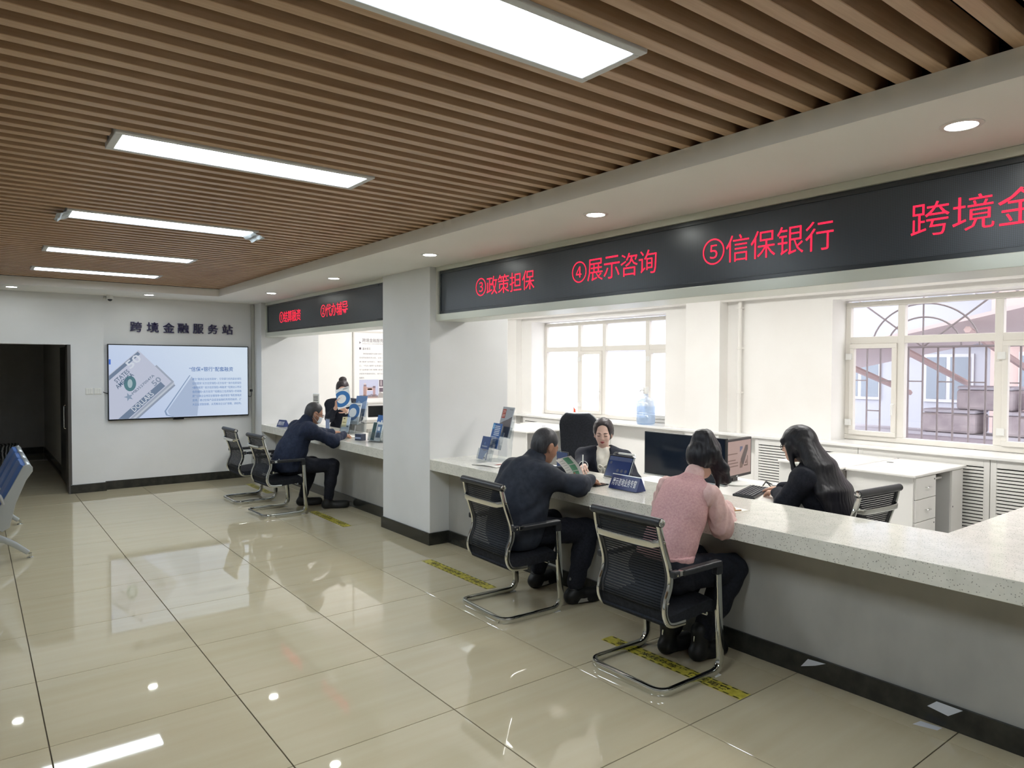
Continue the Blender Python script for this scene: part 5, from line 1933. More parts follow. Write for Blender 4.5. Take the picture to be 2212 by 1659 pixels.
def rimless(P, t, col, s=1.0, lens=True):
    """spectacles on a head whose local points come from P"""
    o = empty('spectacles')
    o.parent = t
    b = np.array(t.location)
    for q in (-1, 1):
        ring = [tuple(P(0.104, q * 0.034 + 0.024 * math.cos(a), -0.002 + 0.017 * math.sin(a)) - b) for a in np.linspace(0, 2 * math.pi, 17)[:-1]]
        MB().tube(ring, 0.0022 * s, 6, closed=True).build('rim', col, o, smooth=True)
        if lens:
            MB().add(ring, [tuple(range(16))]).build('lens', lens_m, o)
        MB().tube([tuple(P(0.104, q * 0.058, 0.004) - b), tuple(P(0.09, q * 0.077, 0.004) - b), tuple(P(-0.01, q * 0.083, 0.0) - b), tuple(P(-0.025, q * 0.08, -0.015) - b)], 0.0026 * s, 6).build('temple', col, o, smooth=True)
    MB().tube([tuple(P(0.104, -0.011, 0.002) - b), tuple(P(0.108, 0, 0.005) - b), tuple(P(0.104, 0.011, 0.002) - b)], 0.002, 6).build('bridge', col, o, smooth=True)


# ---------------------------------------------------------------- man reading a leaflet
t = person('man in a dark hooded jacket seated at the near counter, reading a leaflet', (3.05, 3.87, 0.0))
J = dict(pelvis=A3(3.00, 3.87, 0.53), chest=A3(3.08, 3.87, 0.79), neck=A3(3.165, 3.87, 0.965), shR=A3(3.125, 3.69, 0.915), shL=A3(3.13, 4.04, 0.915),
         elR=A3(3.345, 3.575, 0.845), wrR=A3(3.545, 3.665, 0.852), elL=A3(3.42, 4.08, 0.86), wrL=A3(3.56, 3.96, 0.875),
         knR=A3(3.51, 3.66, 0.50), anR=A3(3.375, 3.64, 0.115), toR=A3(3.575, 3.61, 0.04), knL=A3(3.50, 4.04, 0.50), anL=A3(3.40, 4.09, 0.115), toL=A3(3.60, 4.13, 0.04))
hR = headframe((0.90, -0.04, -0.40))
hc = A3(3.285, 3.865, 1.105)
bo, P = bodymesh(t, J, hc, hR, [(J['wrR'], (0.75, 0.5, -0.1), (0, 0.2, -1), dict(curl=0.25, side=-1)), (J['wrL'], (0.3, -0.9, 0.15), (-0.5, -0.2, -0.7), dict(curl=0.6, side=1))], skin_a, 0.0062, face=True)
S_ = grid_for([hc], 0.16, 0.005)
f_, l_, u_ = hR
S_.ell(P(-0.016, 0, 0.034), (0.1025, 0.0815, 0.0945), hR, 0.01)
S_.ell(P(-0.045, 0, -0.03), (0.062, 0.066, 0.07), hR, 0.04)
S_.ell(P(0.115, 0, -0.03), (0.085, 0.12, 0.105), hR, 0.01, 'sub')
S_.ell(P(0.0, 0.085, -0.03), (0.036, 0.03, 0.052), hR, 0.01, 'sub')
S_.ell(P(0.0, -0.085, -0.03), (0.036, 0.03, 0.052), hR, 0.01, 'sub')
S_.build('hair', hair_s, t)
S_ = grid_for([J[k] for k in ('pelvis', 'neck', 'shR', 'shL', 'elR', 'elL', 'wrR', 'wrL')], 0.20, 0.0065)
add_torso(S_, J, 0.036, k=0.09)
S_.ell(J['pelvis'] + A3(0.0, 0, -0.02), (0.170, 0.225, 0.14), None, 0.08)
S_.ell(0.5 * (J['pelvis'] + J['chest']), (0.168, 0.222, 0.22), torso_frame(J), 0.08)
S_.ell(J['chest'] + A3(-0.01, 0, 0.02), (0.160, 0.215, 0.20), torso_frame(J), 0.08)
for q in 'RL':
    add_arm(S_, J, q, 0.020, k=0.08, end=0.97)
Rt = torso_frame(J)
S_.cone(J['neck'] + A3(-0.02, 0, -0.02), J['neck'] + A3(0.03, 0, 0.045), 0.088, 0.078, 0.03)
for y in (-0.09, 0, 0.09):
    S_.ell(J['neck'] + A3(-0.105, y, 0.015 - abs(y) * 0.3), (0.060, 0.065, 0.055), None, 0.03)
S_.cone(J['neck'] + A3(0.06, 0, 0.08), J['neck'] + A3(0.02, 0, 0.02), 0.052, 0.05, 0.015, 'sub')
S_.folds(0.0050, 0.13, 3)
S_.keep((0, 0, 0.425), (0, 0, -1))
S_.build('jacket', jkt_a, t)
S_ = grid_for([J[k] for k in ('pelvis', 'knR', 'knL', 'anR', 'anL')], 0.17, 0.0075)
S_.ell(J['pelvis'], (0.14, 0.18, 0.11), Rt, 0.05)
for q in 'RL':
    add_leg(S_, J, q, 0.020, 0.03, 0.93)
S_.folds(0.003, 0.09, 5)
S_.build('trousers', trs_k, t)
for q in 'RL':
    S_ = grid_for([J['an' + q], J['to' + q] * A3(1, 1, 0)], 0.10, 0.005)
    add_foot(S_, J['an' + q] - A3(0, 0, 0.03), J['to' + q], 0.012, 0.048)
    S_.keep((0, 0, 0.004), (0, 0, -1))
    S_.keep((0, 0, 0.105), (0, 0, 1))
    sh = S_.build('shoe', shoe_k, t)
    d = unit((J['to' + q] - J['an' + q]) * A3(1, 1, 0))
    sd = A3(-d[1], d[0], 0)
    b0 = np.array(t.location)
    sp = J['an' + q] * A3(1, 1, 0) + d * 0.075
    pl = MB()
    poly = [(-0.085, 0.016), (0.10, 0.014), (0.085, 0.034), (0.03, 0.044), (-0.03, 0.040), (-0.06, 0.044)]
    for sg in (1, -1):
        pl.prism(poly, 0.003, frame(tuple(sp + sd * sg * 0.053 - b0), tuple(d), (0, 0, 1)) @ Matrix.Translation((0, 0, -0.0015)))
    pl.build('shoe_panel', grey_trim, sh)
    S_ = SDF(J['an' + q] - 0.08, J['an' + q] + 0.08, 0.005)
    S_.cone(J['an' + q] + A3(0, 0, 0.05), J['an' + q] - A3(0, 0, 0.02), 0.045, 0.043, 0.01)
    S_.build('sock', sock_m, t)
# the leaflet he holds
lf = thing('leaflet', 'curved white and green leaflet in the seated man\'s hand', 'leaflet', (3.51, 3.86, 0.92))
Cn = [np.array(p) for p in ((3.430, 3.919, 0.982), (3.517, 3.847, 1.017), (3.578, 3.800, 0.845), (3.490, 3.868, 0.825))]
nrm = unit(np.cross(Cn[1] - Cn[0], Cn[3] - Cn[0]))


def leafpt(a, b, off=0.0):
    p = Cn[0] * (1 - a) * (1 - b) + Cn[1] * a * (1 - b) + Cn[2] * a * b + Cn[3] * (1 - a) * b
    p = p + nrm * (0.018 * math.sin(a * math.pi) + off) + unit(Cn[1] - Cn[0]) * (0.030 * math.sin(b * 2.4))
    return tuple(p - np.array(lf.location))


def leafstrip(name, a0, a1, b0, b1, m, off):
    MB().sheet([[leafpt(a, b, off) for a in np.linspace(a0, a1, 7)] for b in np.linspace(b0, b1, 7)]).build(name, m, lf, smooth=True)


leafstrip('sheet', 0, 1, 0, 1, paper_m, 0)
grn = mat('leaflet_green', '#6fae8c', 0.5)
sgn = -1 if nrm @ A3(-0.65, -0.76, 0) < 0 else 1
leafstrip('green_band', 0.42, 0.80, 0.03, 0.34, grn, 0.001 * sgn)
leafstrip('green_band', 0.42, 0.80, 0.38, 0.64, grn, 0.001 * sgn)
leafstrip('green_band', 0.42, 0.80, 0.67, 0.98, grn, 0.001 * sgn)
for k in range(7):
    leafstrip('printed_line', 0.08, 0.34, 0.12 + 0.11 * k, 0.135 + 0.11 * k, paperink, 0.001 * sgn)

# ---------------------------------------------------------------- man with spectacles at the far counter
t = person('man with spectacles, mask and navy jacket writing at the far counter', (2.9, 7.97, 0.0))
J = dict(pelvis=A3(2.86, 7.97, 0.53), chest=A3(2.97, 7.97, 0.80), neck=A3(3.085, 7.97, 0.99), shR=A3(3.06, 7.765, 0.935), shL=A3(3.06, 8.175, 0.935),
         elR=A3(3.33, 7.72, 0.80), wrR=A3(3.52, 7.86, 0.852), elL=A3(3.38, 8.28, 0.84), wrL=A3(3.56, 8.30, 0.85),
         knR=A3(3.35, 7.80, 0.51), anR=A3(3.31, 7.83, 0.115), toR=A3(3.50, 7.77, 0.04), knL=A3(3.24, 8.13, 0.51), anL=A3(3.14, 8.18, 0.115), toL=A3(3.32, 8.14, 0.04))
hR = headframe((0.93, -0.10, -0.34))
hc = A3(3.195, 7.96, 1.118)
bo, P = bodymesh(t, J, hc, hR, [(J['wrR'], (0.75, 0.55, -0.12), (0.1, 0.35, -1), dict(curl=0.45, side=-1)), (J['wrL'], (0.9, 0.1, -0.05), (0, 0, -1), dict(curl=0.2, side=1))], skin_a, 0.0068)
S_ = grid_for([hc], 0.16, 0.0055)
S_.ell(P(-0.016, 0, 0.034), (0.102, 0.081, 0.094), hR, 0.01)
S_.ell(P(-0.045, 0, -0.03), (0.062, 0.066, 0.06), hR, 0.04)
S_.ell(P(0.105, 0, -0.02), (0.085, 0.12, 0.105), hR, 0.01, 'sub')
for q in (-1, 1):
    S_.ell(P(0.0, q * 0.085, -0.03), (0.036, 0.03, 0.052), hR, 0.01, 'sub')
S_.build('hair', hair_s, t)
rimless(P, t, mat('spectacle_brown', '#3b2a22', 0.3))
b0 = np.array(t.location)
mk = MB()
rows = []
for e in np.linspace(-0.095, -0.022, 6):
    rows.append([tuple(P(0.112 - 0.062 * (abs(a) / 0.07) ** 2.2 - 0.25 * max(0, -0.06 - e), a, e) - b0) for a in np.linspace(-0.068, 0.068, 9)])
mk.sheet(rows).build('face_mask', mat('mask_white', '#dfe4ea', 0.7), t, smooth=True, solid=0.002)
for q in (-1, 1):
    MB().tube([tuple(P(0.05, q * 0.068, -0.03) - b0), tuple(P(-0.02, q * 0.085, -0.005) - b0), tuple(P(-0.028, q * 0.083, -0.04) - b0), tuple(P(0.045, q * 0.066, -0.085) - b0)], 0.0016, 5).build('mask_loop', mat('mask_white', '#dfe4ea', 0.7), t)
S_ = grid_for([J[k] for k in ('pelvis', 'neck', 'shR', 'shL', 'elR', 'elL', 'wrR', 'wrL')], 0.19, 0.0075)
add_torso(S_, J, 0.030, k=0.09)
S_.ell(J['pelvis'] + A3(0.0, 0, 0.0), (0.160, 0.210, 0.12), None, 0.07)
S_.ell(0.5 * (J['pelvis'] + J['chest']), (0.155, 0.205, 0.20), torso_frame(J), 0.08)
for q in 'RL':
    add_arm(S_, J, q, 0.020, k=0.09, end=0.98)
S_.cone(J['neck'] + A3(-0.01, 0, 0.0), J['neck'] + A3(0.025, 0, 0.055), 0.080, 0.074, 0.02)
S_.folds(0.004, 0.10, 11)
S_.keep((0, 0, 0.47), (0, 0, -1))
S_.build('jacket', jkt_b, t)
for (x, y, z) in ((2.84, 7.772, 0.60), (2.735, 7.85, 0.62)):
    MB().ball((x - b0[0], y - b0[1] - 0.004, z - b0[2]), 0.008, 10).build('button', chrome_m, t, smooth=True)
S_ = grid_for([J[k] for k in ('pelvis', 'knR', 'knL', 'anR', 'anL')], 0.17, 0.008)
S_.ell(J['pelvis'], (0.14, 0.18, 0.11), torso_frame(J), 0.05)
for q in 'RL':
    add_leg(S_, J, q, 0.014, 0.03, 0.98)
S_.folds(0.003, 0.09, 5)
S_.build('trousers', trs_k, t)
for q in 'RL':
    S_ = grid_for([J['an' + q], J['to' + q] * A3(1, 1, 0)], 0.12, 0.006)
    add_foot(S_, J['an' + q] + A3(0, 0, 0.02), J['to' + q], 0.010, 0.046)
    S_.keep((0, 0, 0.004), (0, 0, -1))
    S_.build('boot', shoe_k, t)
tag(MB().cyl((3.62, 7.95, 0.845), (3.67, 8.02, 0.93), 0.004, 8).build('pen', black_pl, smooth=True), 'dark pen in the bespectacled man\'s writing hand', 'pen')

# ---------------------------------------------------------------- woman with pink vest
t = person('woman in a pink knitted vest with a ponytail, bowed over the near counter', (3.10, 2.58, 0.0))
J = dict(pelvis=A3(3.05, 2.58, 0.54), chest=A3(3.21, 2.58, 0.86), neck=A3(3.315, 2.58, 1.035), shR=A3(3.28, 2.428, 0.958), shL=A3(3.28, 2.742, 0.965),
         elR=A3(3.385, 2.415, 0.775), wrR=A3(3.565, 2.52, 0.845), elL=A3(3.37, 2.835, 0.82), wrL=A3(3.55, 2.75, 0.845),
         knR=A3(3.52, 2.45, 0.50), anR=A3(3.30, 2.50, 0.115), toR=A3(3.47, 2.49, 0.04), knL=A3(3.50, 2.70, 0.50), anL=A3(3.235, 2.675, 0.115), toL=A3(3.40, 2.68, 0.04))
hR = headframe((0.78, 0.02, -0.62))
hc = A3(3.43, 2.585, 1.145)
bo, P = bodymesh(t, J, hc, hR, [(J['wrR'], (0.6, 0.7, -0.1), (0, 0, -1), dict(curl=0.45, side=-1, s=0.9)), (J['wrL'], (0.9, -0.3, -0.05), (0, 0, -1), dict(curl=0.25, side=1, s=0.9))], skin_b, 0.0066, 0.95, fem=True)
S_ = grid_for([hc, hc - A3(0, 0, 0.2)], 0.19, 0.0055)
S_.ell(P(-0.016, 0, 0.034), (0.108, 0.088, 0.100), hR, 0.01)
S_.ell(P(-0.045, 0, -0.03), (0.070, 0.074, 0.07), hR, 0.05)
S_.ell(P(0.125, 0, -0.03), (0.085, 0.12, 0.105), hR, 0.01, 'sub')
tie = P(-0.068, 0.0, 0.105)
S_.ell(tie, (0.035, 0.04, 0.03), hR, 0.02)
for a in (-0.035, -0.012, 0.012, 0.035):
    pts = [tie, tie + A3(-0.040, a * 0.7 - 0.01, 0.0), tie + A3(-0.035, a * 1.3 - 0.045, -0.08), tie + A3(0.015, a * 1.4 - 0.075, -0.17), tie + A3(0.06, a * 1.1 - 0.085, -0.25)]
    for i in range(4):
        S_.cone(pts[i], pts[i + 1], 0.026 - 0.003 * i, 0.023 - 0.003 * i, 0.04)
# side locks that hang forward
for q, L in ((-1, 0.17), (1, 0.15)):
    S_.cone(P(0.03, q * 0.075, 0.0), P(0.03, q * 0.075, 0.0) + A3(0.01, 0, -L), 0.024, 0.010, 0.03)
S_.folds(0.0012, 0.022, 21, 4, (1, 1, 0.05), 0.3)
S_.build('hair', hair_k, t)
b0 = np.array(t.location)
MB().tube([tuple(P(-0.03, -0.094, 0.03) - b0), tuple(P(-0.055, -0.085, 0.045) - b0), tuple(P(-0.075, -0.068, 0.05) - b0)], 0.003, 6).build('hair_clip', chrome_m, t)
S_ = grid_for([J[k] for k in ('pelvis', 'neck', 'shR', 'shL', 'chest')], 0.19, 0.006)
Rc = torso_frame(J)
S_.ell(J['pelvis'], (0.130, 0.172, 0.12), Rc, 0.06)
S_.ell(J['pelvis'] * 0.5 + J['chest'] * 0.5, (0.128, 0.166, 0.24), Rc, 0.06)
S_.ell(J['chest'], (0.122, 0.168, 0.17), Rc, 0.06)
S_.ell(0.4 * J['chest'] + 0.6 * J['neck'] - Rc[2] * 0.03, (0.085, 0.140, 0.07), Rc, 0.06)
for q in 'RL':
    S_.cone(J['neck'] - A3(0, 0, 0.03), J['sh' + q] * 0.82 + J['neck'] * 0.18, 0.050, 0.047, 0.05)
S_.cone(J['neck'] - A3(0.0, 0, 0.04), J['neck'] - A3(0.0, 0, 0.02), 0.066, 0.062, 0.03)
S_.folds(0.0035, 0.16, 31, 4)
S_.keep(tuple(J['pelvis'] + A3(0, 0, 0.055)), (-0.25, 0, -1))
S_.build('vest', pinkv, t)
S_ = grid_for([J['pelvis'] + A3(0, 0, 0.07)], 0.25, 0.006)
S_.ell(J['pelvis'] + A3(0.03, 0, 0.09), (0.142, 0.172, 0.12), torso_frame(J), 0.05)
S_.keep(tuple(J['pelvis'] + A3(0, 0, 0.10)), (0, 0, 1))
S_.keep(tuple(J['pelvis'] + A3(0, 0, 0.018)), (-0.25, 0, -1))
S_.folds(0.003, 0.07, 8)
S_.build('vest_hem', pinkv, t)
S_ = grid_for([J['pelvis'] + A3(0, 0, 0.05)], 0.24, 0.006)
S_.ell(J['pelvis'] + A3(0.03, 0, 0.05), (0.140, 0.170, 0.12), torso_frame(J), 0.05)
S_.keep(tuple(J['pelvis'] + A3(0, 0, 0.05)), (0, 0, 1))
S_.keep(tuple(J['pelvis'] + A3(0, 0, -0.02)), (-0.35, 0, -1))
S_.folds(0.003, 0.06, 9)
S_.build('shirt_tail', pinks, t)
for q in 'RL':
    S_ = grid_for([J['sh' + q], J['el' + q], J['wr' + q]], 0.13, 0.006)
    S_.cone(J['sh' + q] * 0.97 + J['neck'] * 0.03, J['el' + q], 0.060, 0.070, 0.05)
    S_.cone(J['el' + q], J['wr' + q], 0.068, 0.038, 0.04)
    S_.folds(0.005, 0.06, 41 if q == 'R' else 42, 5, (1, 1, 0.2))
    S_.build('sleeve', pinks, t)
S_ = grid_for([J['neck']], 0.14, 0.005)
S_.cone(J['neck'] + A3(0.0, 0, -0.01), J['neck'] + A3(0.02, 0, 0.025), 0.059, 0.055, 0.02)
S_.build('collar', pinks, t)
S_ = grid_for([J[k] for k in ('pelvis', 'knR', 'knL', 'anR', 'anL')], 0.18, 0.007)
S_.ell(J['pelvis'] - A3(0, 0, 0.01), (0.150, 0.190, 0.10), torso_frame(J), 0.05)
for q in 'RL':
    add_leg(S_, J, q, 0.022, 0.03, 0.90)
S_.folds(0.004, 0.09, 15)
S_.build('trousers', trs_k, t)
for q in 'RL':
    S_ = grid_for([J['an' + q], J['to' + q] * A3(1, 1, 0)], 0.11, 0.005)
    add_foot(S_, J['an' + q], J['to' + q], 0.008, 0.046)
    S_.cone(J['an' + q] + A3(-0.01, 0, 0.05), J['an' + q], 0.050, 0.046, 0.02)
    S_.keep((0, 0, 0.004), (0, 0, -1))
    sh = S_.build('boot', shoe_k, t)
    p = J['an' + q] + A3(-0.056, 0, 0.03) - b0
    MB().tube([tuple(p), tuple(p - A3(0.004, 0, 0.03))], 0.004, 6).build('zip_pull', chrome_m, sh)

# ---------------------------------------------------------------- clerk with white blouse
t = person('clerk in a black suit and ivory blouse, looking down behind the near counter', (4.50, 4.48, 0.0))
J = dict(pelvis=A3(4.54, 4.52, 0.50), chest=A3(4.485, 4.47, 0.77), neck=A3(4.462, 4.452, 0.935), shR=A3(4.345, 4.585, 0.880), shL=A3(4.590, 4.325, 0.865),
         elR=A3(4.20, 4.47, 0.80), wrR=A3(3.99, 4.21, 0.86), elL=A3(4.56, 4.16, 0.68), wrL=A3(4.36, 4.18, 0.78),
         knR=A3(4.28, 4.36, 0.50), anR=A3(4.26, 4.36, 0.11), toR=A3(4.14, 4.26, 0.04), knL=A3(4.42, 4.20, 0.50), anL=A3(4.38, 4.18, 0.11), toL=A3(4.26, 4.08, 0.04))
hR = headframe((-0.75, -0.62, -0.20))
hc = A3(4.447, 4.440, 1.090)
bo, P = bodymesh(t, J, hc, hR, [(J['wrR'], (-0.72, -0.68, -0.02), (0.3, -0.3, -0.9), dict(curl=0.6, side=-1, s=0.92)), (J['wrL'], (-0.9, -0.3, 0), (0, 0, -1), dict(curl=0.3, side=1, s=0.92))], skin_d, 0.0052, 0.95, fem=True)
b0 = np.array(t.location)
S_ = grid_for([hc], 0.17, 0.005)
S_.ell(P(-0.020, 0, 0.036), (0.108, 0.090, 0.098), hR, 0.01)
S_.ell(P(-0.050, 0, -0.02), (0.070, 0.080, 0.075), hR, 0.05)
S_.ell(P(-0.115, 0.0, 0.03), (0.045, 0.05, 0.045), hR, 0.03)
S_.ell(P(0.130, 0, -0.030), (0.100, 0.086, 0.124), hR, 0.012, 'sub')
S_.ell(P(0.095, 0, 0.055), (0.045, 0.062, 0.045), hR, 0.02, 'sub')
for q in (-1, 1):
    S_.ell(P(0.03, q * 0.098, -0.05), (0.05, 0.03, 0.05), hR, 0.012, 'sub')
S_.folds(0.0010, 0.03, 51, 4, None, 0.5)
S_.build('hair', hairm('hair_dark_brown', '#2b2629', '#40383b'), t)


def facebit(name, pts, r, m, rs=None):
    MB().tube([tuple(P(*p) - b0) for p in pts], r, 6, rs=rs).build(name, m, t, smooth=True)


for q in (-1, 1):
    facebit('eyebrow', [(0.099, q * 0.014, 0.020), (0.096, q * 0.030, 0.024), (0.083, q * 0.048, 0.019)], 0.0030, brow_m, [0.8, 1, 0.5])
    facebit('eyelash', [(0.0905, q * 0.017, -0.007), (0.0925, q * 0.032, -0.010), (0.083, q * 0.047, -0.006)], 0.0024, brow_m, [0.7, 1, 0.8])
facebit('lips', [(0.089, -0.021, -0.063), (0.0965, -0.009, -0.0615), (0.0965, 0.009, -0.0615), (0.089, 0.021, -0.063)], 0.0062, lip_m, [0.4, 1, 1, 0.4])
facebit('lips', [(0.088, -0.016, -0.068), (0.0955, 0, -0.0705), (0.088, 0.016, -0.068)], 0.0062, lip_m, [0.4, 1, 0.4])
R = torso_frame(J)
S_ = grid_for([J[k] for k in ('pelvis', 'neck', 'shR', 'shL', 'chest')], 0.17, 0.006)
add_torso(S_, J, 0.004, True, 0.05)
S_.cone(J['neck'] + R[0] * 0.10 + A3(0, 0, 0.03), J['chest'] + R[0] * 0.15 + A3(0, 0, 0.09), 0.045, 0.020, 0.02, 'sub')
S_.folds(0.003, 0.07, 61)
S_.build('blouse', blouse_m, t)
kn = J['chest'] + R[0] * 0.132 + A3(0, 0, 0.055)
bw = MB()
for q in (-1, 1):
    loop = [kn, kn + R[1] * q * 0.03 + A3(0, 0, 0.018), kn + R[1] * q * 0.045, kn + R[1] * q * 0.022 - A3(0, 0, 0.02), kn]
    bw.tube([tuple(np.array(p) - b0) for p in spline(loop, 4)], 0.0075, 6)
    bw.tube([tuple(np.array(p) - b0) for p in spline([kn, kn + R[1] * q * 0.016 - A3(0, 0, 0.05), kn + R[1] * q * 0.022 - A3(0, 0, 0.10)], 4)], 0.0075, 6)
bw.build('blouse_bow', blouse_m, t, smooth=True)
S_ = grid_for([J[k] for k in ('pelvis', 'neck', 'shR', 'shL', 'elR', 'elL', 'wrR', 'wrL')], 0.16, 0.006)
add_torso(S_, J, 0.022, True, 0.05)
for q in 'RL':
    add_arm(S_, J, q, 0.014, k=0.04, end=0.96)
S_.cone(J['neck'] + R[0] * 0.10 + A3(0, 0, 0.06), J['chest'] + R[0] * 0.16 - A3(0, 0, 0.06), 0.075, 0.048, 0.01, 'sub')
S_.cone(J['chest'] + R[0] * 0.16 - A3(0, 0, 0.06), J['pelvis'] + R[0] * 0.18, 0.048, 0.050, 0.01, 'sub')
S_.cone(J['neck'] + A3(0, 0, 0.02), J['neck'] + A3(0, 0, 0.12), 0.060, 0.075, 0.01, 'sub')
S_.folds(0.003, 0.11, 71)
S_.build('suit_jacket', suit_k, t)
S_ = grid_for([J[k] for k in ('pelvis', 'knR', 'knL', 'anR', 'anL')], 0.17, 0.009)
S_.ell(J['pelvis'], (0.13, 0.175, 0.10), R, 0.05)
for q in 'RL':
    add_leg(S_, J, q, 0.012)
S_.build('trousers', trs_k, t)
for q in 'RL':
    S_ = grid_for([J['an' + q], J['to' + q] * A3(1, 1, 0)], 0.10, 0.008)
    add_foot(S_, J['an' + q], J['to' + q], 0.006)
    S_.keep((0, 0, 0.004), (0, 0, -1))
    S_.build('shoe', shoe_k, t)
w = J['wrR']
d = unit(J['wrR'] - J['elR'])
MB().tube([tuple(w + 0.034 * (unit(np.cross(d, (0, 0, 1))) * math.cos(a) + unit(np.cross(np.cross(d, (0, 0, 1)), d)) * math.sin(a)) - b0) for a in np.linspace(0, 2 * math.pi, 17)[:-1]], 0.006, 6, closed=True).build('bracelet', white_pl, t, smooth=True)
pc = w + unit((-0.72, -0.68, -0.02)) * 0.10
tag(MB().cyl(tuple(pc + A3(0.0, 0.0, -0.03)), tuple(pc + A3(0.03, 0.03, 0.10)), 0.0042, 8).build('pen', white_pl, smooth=True), 'upright pen in the clerk\'s hand behind the leaflet', 'pen')

# ---------------------------------------------------------------- woman with long hair
t = person('woman in black with very long black hair, seen from behind at the keyboard', (4.58, 2.42, 0.0))
J = dict(pelvis=A3(4.61, 2.40, 0.53), chest=A3(4.535, 2.47, 0.83), neck=A3(4.495, 2.515, 1.01), shR=A3(4.685, 2.50, 0.945), shL=A3(4.325, 2.47, 0.945),
         elR=A3(4.74, 2.66, 0.80), wrR=A3(4.64, 2.82, 0.80), elL=A3(4.335, 2.60, 0.77), wrL=A3(4.47, 2.74, 0.80),
         knR=A3(4.68, 2.80, 0.50), anR=A3(4.66, 2.86, 0.11), toR=A3(4.66, 3.04, 0.04), knL=A3(4.48, 2.80, 0.50), anL=A3(4.46, 2.84, 0.11), toL=A3(4.46, 3.02, 0.04))
hR = headframe((-0.28, 0.93, -0.16))
hc = A3(4.455, 2.590, 1.150)
bo, P = bodymesh(t, J, hc, hR, [(J['wrR'], (-0.2, 0.95, -0.1), (0, 0, -1), dict(curl=0.35, side=1, s=0.92)), (J['wrL'], (0.3, 0.9, -0.1), (0, 0, -1), dict(curl=0.35, side=-1, s=0.92))], skin_b, 0.0064, 0.95, fem=True)
b0 = np.array(t.location)
S_ = grid_for([hc, hc + A3(0.25, -0.36, -0.5), hc + A3(-0.16, 0, -0.3)], 0.16, 0.006)
S_.ell(P(-0.018, 0, 0.036), (0.112, 0.094, 0.102), hR, 0.01)
S_.ell(P(-0.05, 0, -0.04), (0.082, 0.092, 0.10), hR, 0.05)
S_.ell(P(0.135, 0, -0.05), (0.085, 0.13, 0.105), hR, 0.008, 'sub')
S_.cone(P(0.082, -0.05, 0.040), P(0.084, 0.05, 0.040), 0.020, 0.020, 0.02)
S_.cone(P(0.088, -0.045, 0.018), P(0.088, 0.045, 0.018), 0.010, 0.010, 0.012)
back = unit(A3(0.15, -0.95, 0))
side = A3(1, 0.1, 0)
for a in np.linspace(-1, 1, 11):
    p0 = P(-0.05 - 0.02 * (1 - a * a), a * -0.075, 0.0)
    p1 = A3(4.485 + a * 0.115, 2.445 - 0.05 * (1 - a * a), 1.02)
    p2 = A3(4.520 + a * 0.165, 2.365 - 0.035 * (1 - a * a), 0.86)
    p3 = A3(4.600 + a * 0.180, 2.285 - 0.02 * (1 - a * a), 0.64)
    S_.cone(p0, p1, 0.040, 0.034, 0.03)
    S_.cone(p1, p2, 0.034, 0.032, 0.03)
    S_.cone(p2, p3, 0.032, 0.020, 0.03)
# front lock along the cheek
S_.cone(P(0.045, 0.082, 0.0), P(0.03, 0.085, -0.16), 0.020, 0.014, 0.03)
S_.cone(P(0.03, 0.085, -0.16), P(0.01, 0.09, -0.30), 0.014, 0.008, 0.02)
S_.folds(0.0008, 0.024, 81, 3, (1, 1, 0.0), 0.2)
S_.build('hair', hair_k, t)
rimless(P, t, mat('spectacle_dark', '#2c2422', 0.3), lens=False)
S_ = grid_for([J[k] for k in ('pelvis', 'neck', 'shR', 'shL', 'elR', 'elL', 'wrR', 'wrL')], 0.17, 0.0068)
add_torso(S_, J, 0.022, True, 0.05)
for q in 'RL':
    add_arm(S_, J, q, 0.022, k=0.05, end=0.96)
S_.folds(0.004, 0.10, 91)
S_.build('black_top', trs_k, t)
S_ = grid_for([J[k] for k in ('pelvis', 'knR', 'knL', 'anR', 'anL')], 0.17, 0.009)
S_.ell(J['pelvis'], (0.13, 0.175, 0.10), torso_frame(J), 0.05)
for q in 'RL':
    add_leg(S_, J, q, 0.012)
S_.build('trousers', trs_k, t)
for q in 'RL':
    S_ = grid_for([J['an' + q], J['to' + q] * A3(1, 1, 0)], 0.10, 0.008)
    add_foot(S_, J['an' + q], J['to' + q], 0.006)
    S_.keep((0, 0, 0.004), (0, 0, -1))
    S_.build('shoe', shoe_k, t)

# ---------------------------------------------------------------- clerk behind a brochure
t = person('clerk in black with a hair bun, hiding her face behind a ring print brochure', (4.26, 9.55, 0.0))
J = dict(pelvis=A3(4.29, 9.60, 0.80), chest=A3(4.25, 9.53, 1.02), neck=A3(4.235, 9.51, 1.185), shR=A3(4.085, 9.585, 1.125), shL=A3(4.395, 9.450, 1.125),
         elR=A3(4.045, 9.52, 0.93), wrR=A3(4.045, 9.28, 1.105), elL=A3(4.42, 9.37, 0.93), wrL=A3(4.20, 9.27, 1.03),
         knR=A3(4.23, 9.62, 0.44), anR=A3(4.24, 9.66, 0.09), toR=A3(4.17, 9.52, 0.04), knL=A3(4.40, 9.55, 0.44), anL=A3(4.41, 9.59, 0.09), toL=A3(4.34, 9.45, 0.04))
hR = headframe((-0.40, -0.90, -0.15))
hc = A3(4.225, 9.475, 1.345)
bo, P = bodymesh(t, J, hc, hR, [(J['wrR'], (-0.02, -0.25, 0.9), (0.35, -0.6, 0), dict(curl=0.45, side=1, s=0.95)), (J['wrL'], (-0.75, -0.15, 0.5), (0, -0.5, -0.5), dict(curl=0.4, side=-1, s=0.95))], skin_b, 0.0068, 0.98, fem=True)
S_ = grid_for([hc, hc + A3(0, 0, 0.08)], 0.17, 0.006)
S_.ell(P(-0.020, 0, 0.036), (0.106, 0.090, 0.098), hR, 0.01)
S_.ell(P(-0.05, 0, -0.02), (0.07, 0.08, 0.075), hR, 0.05)
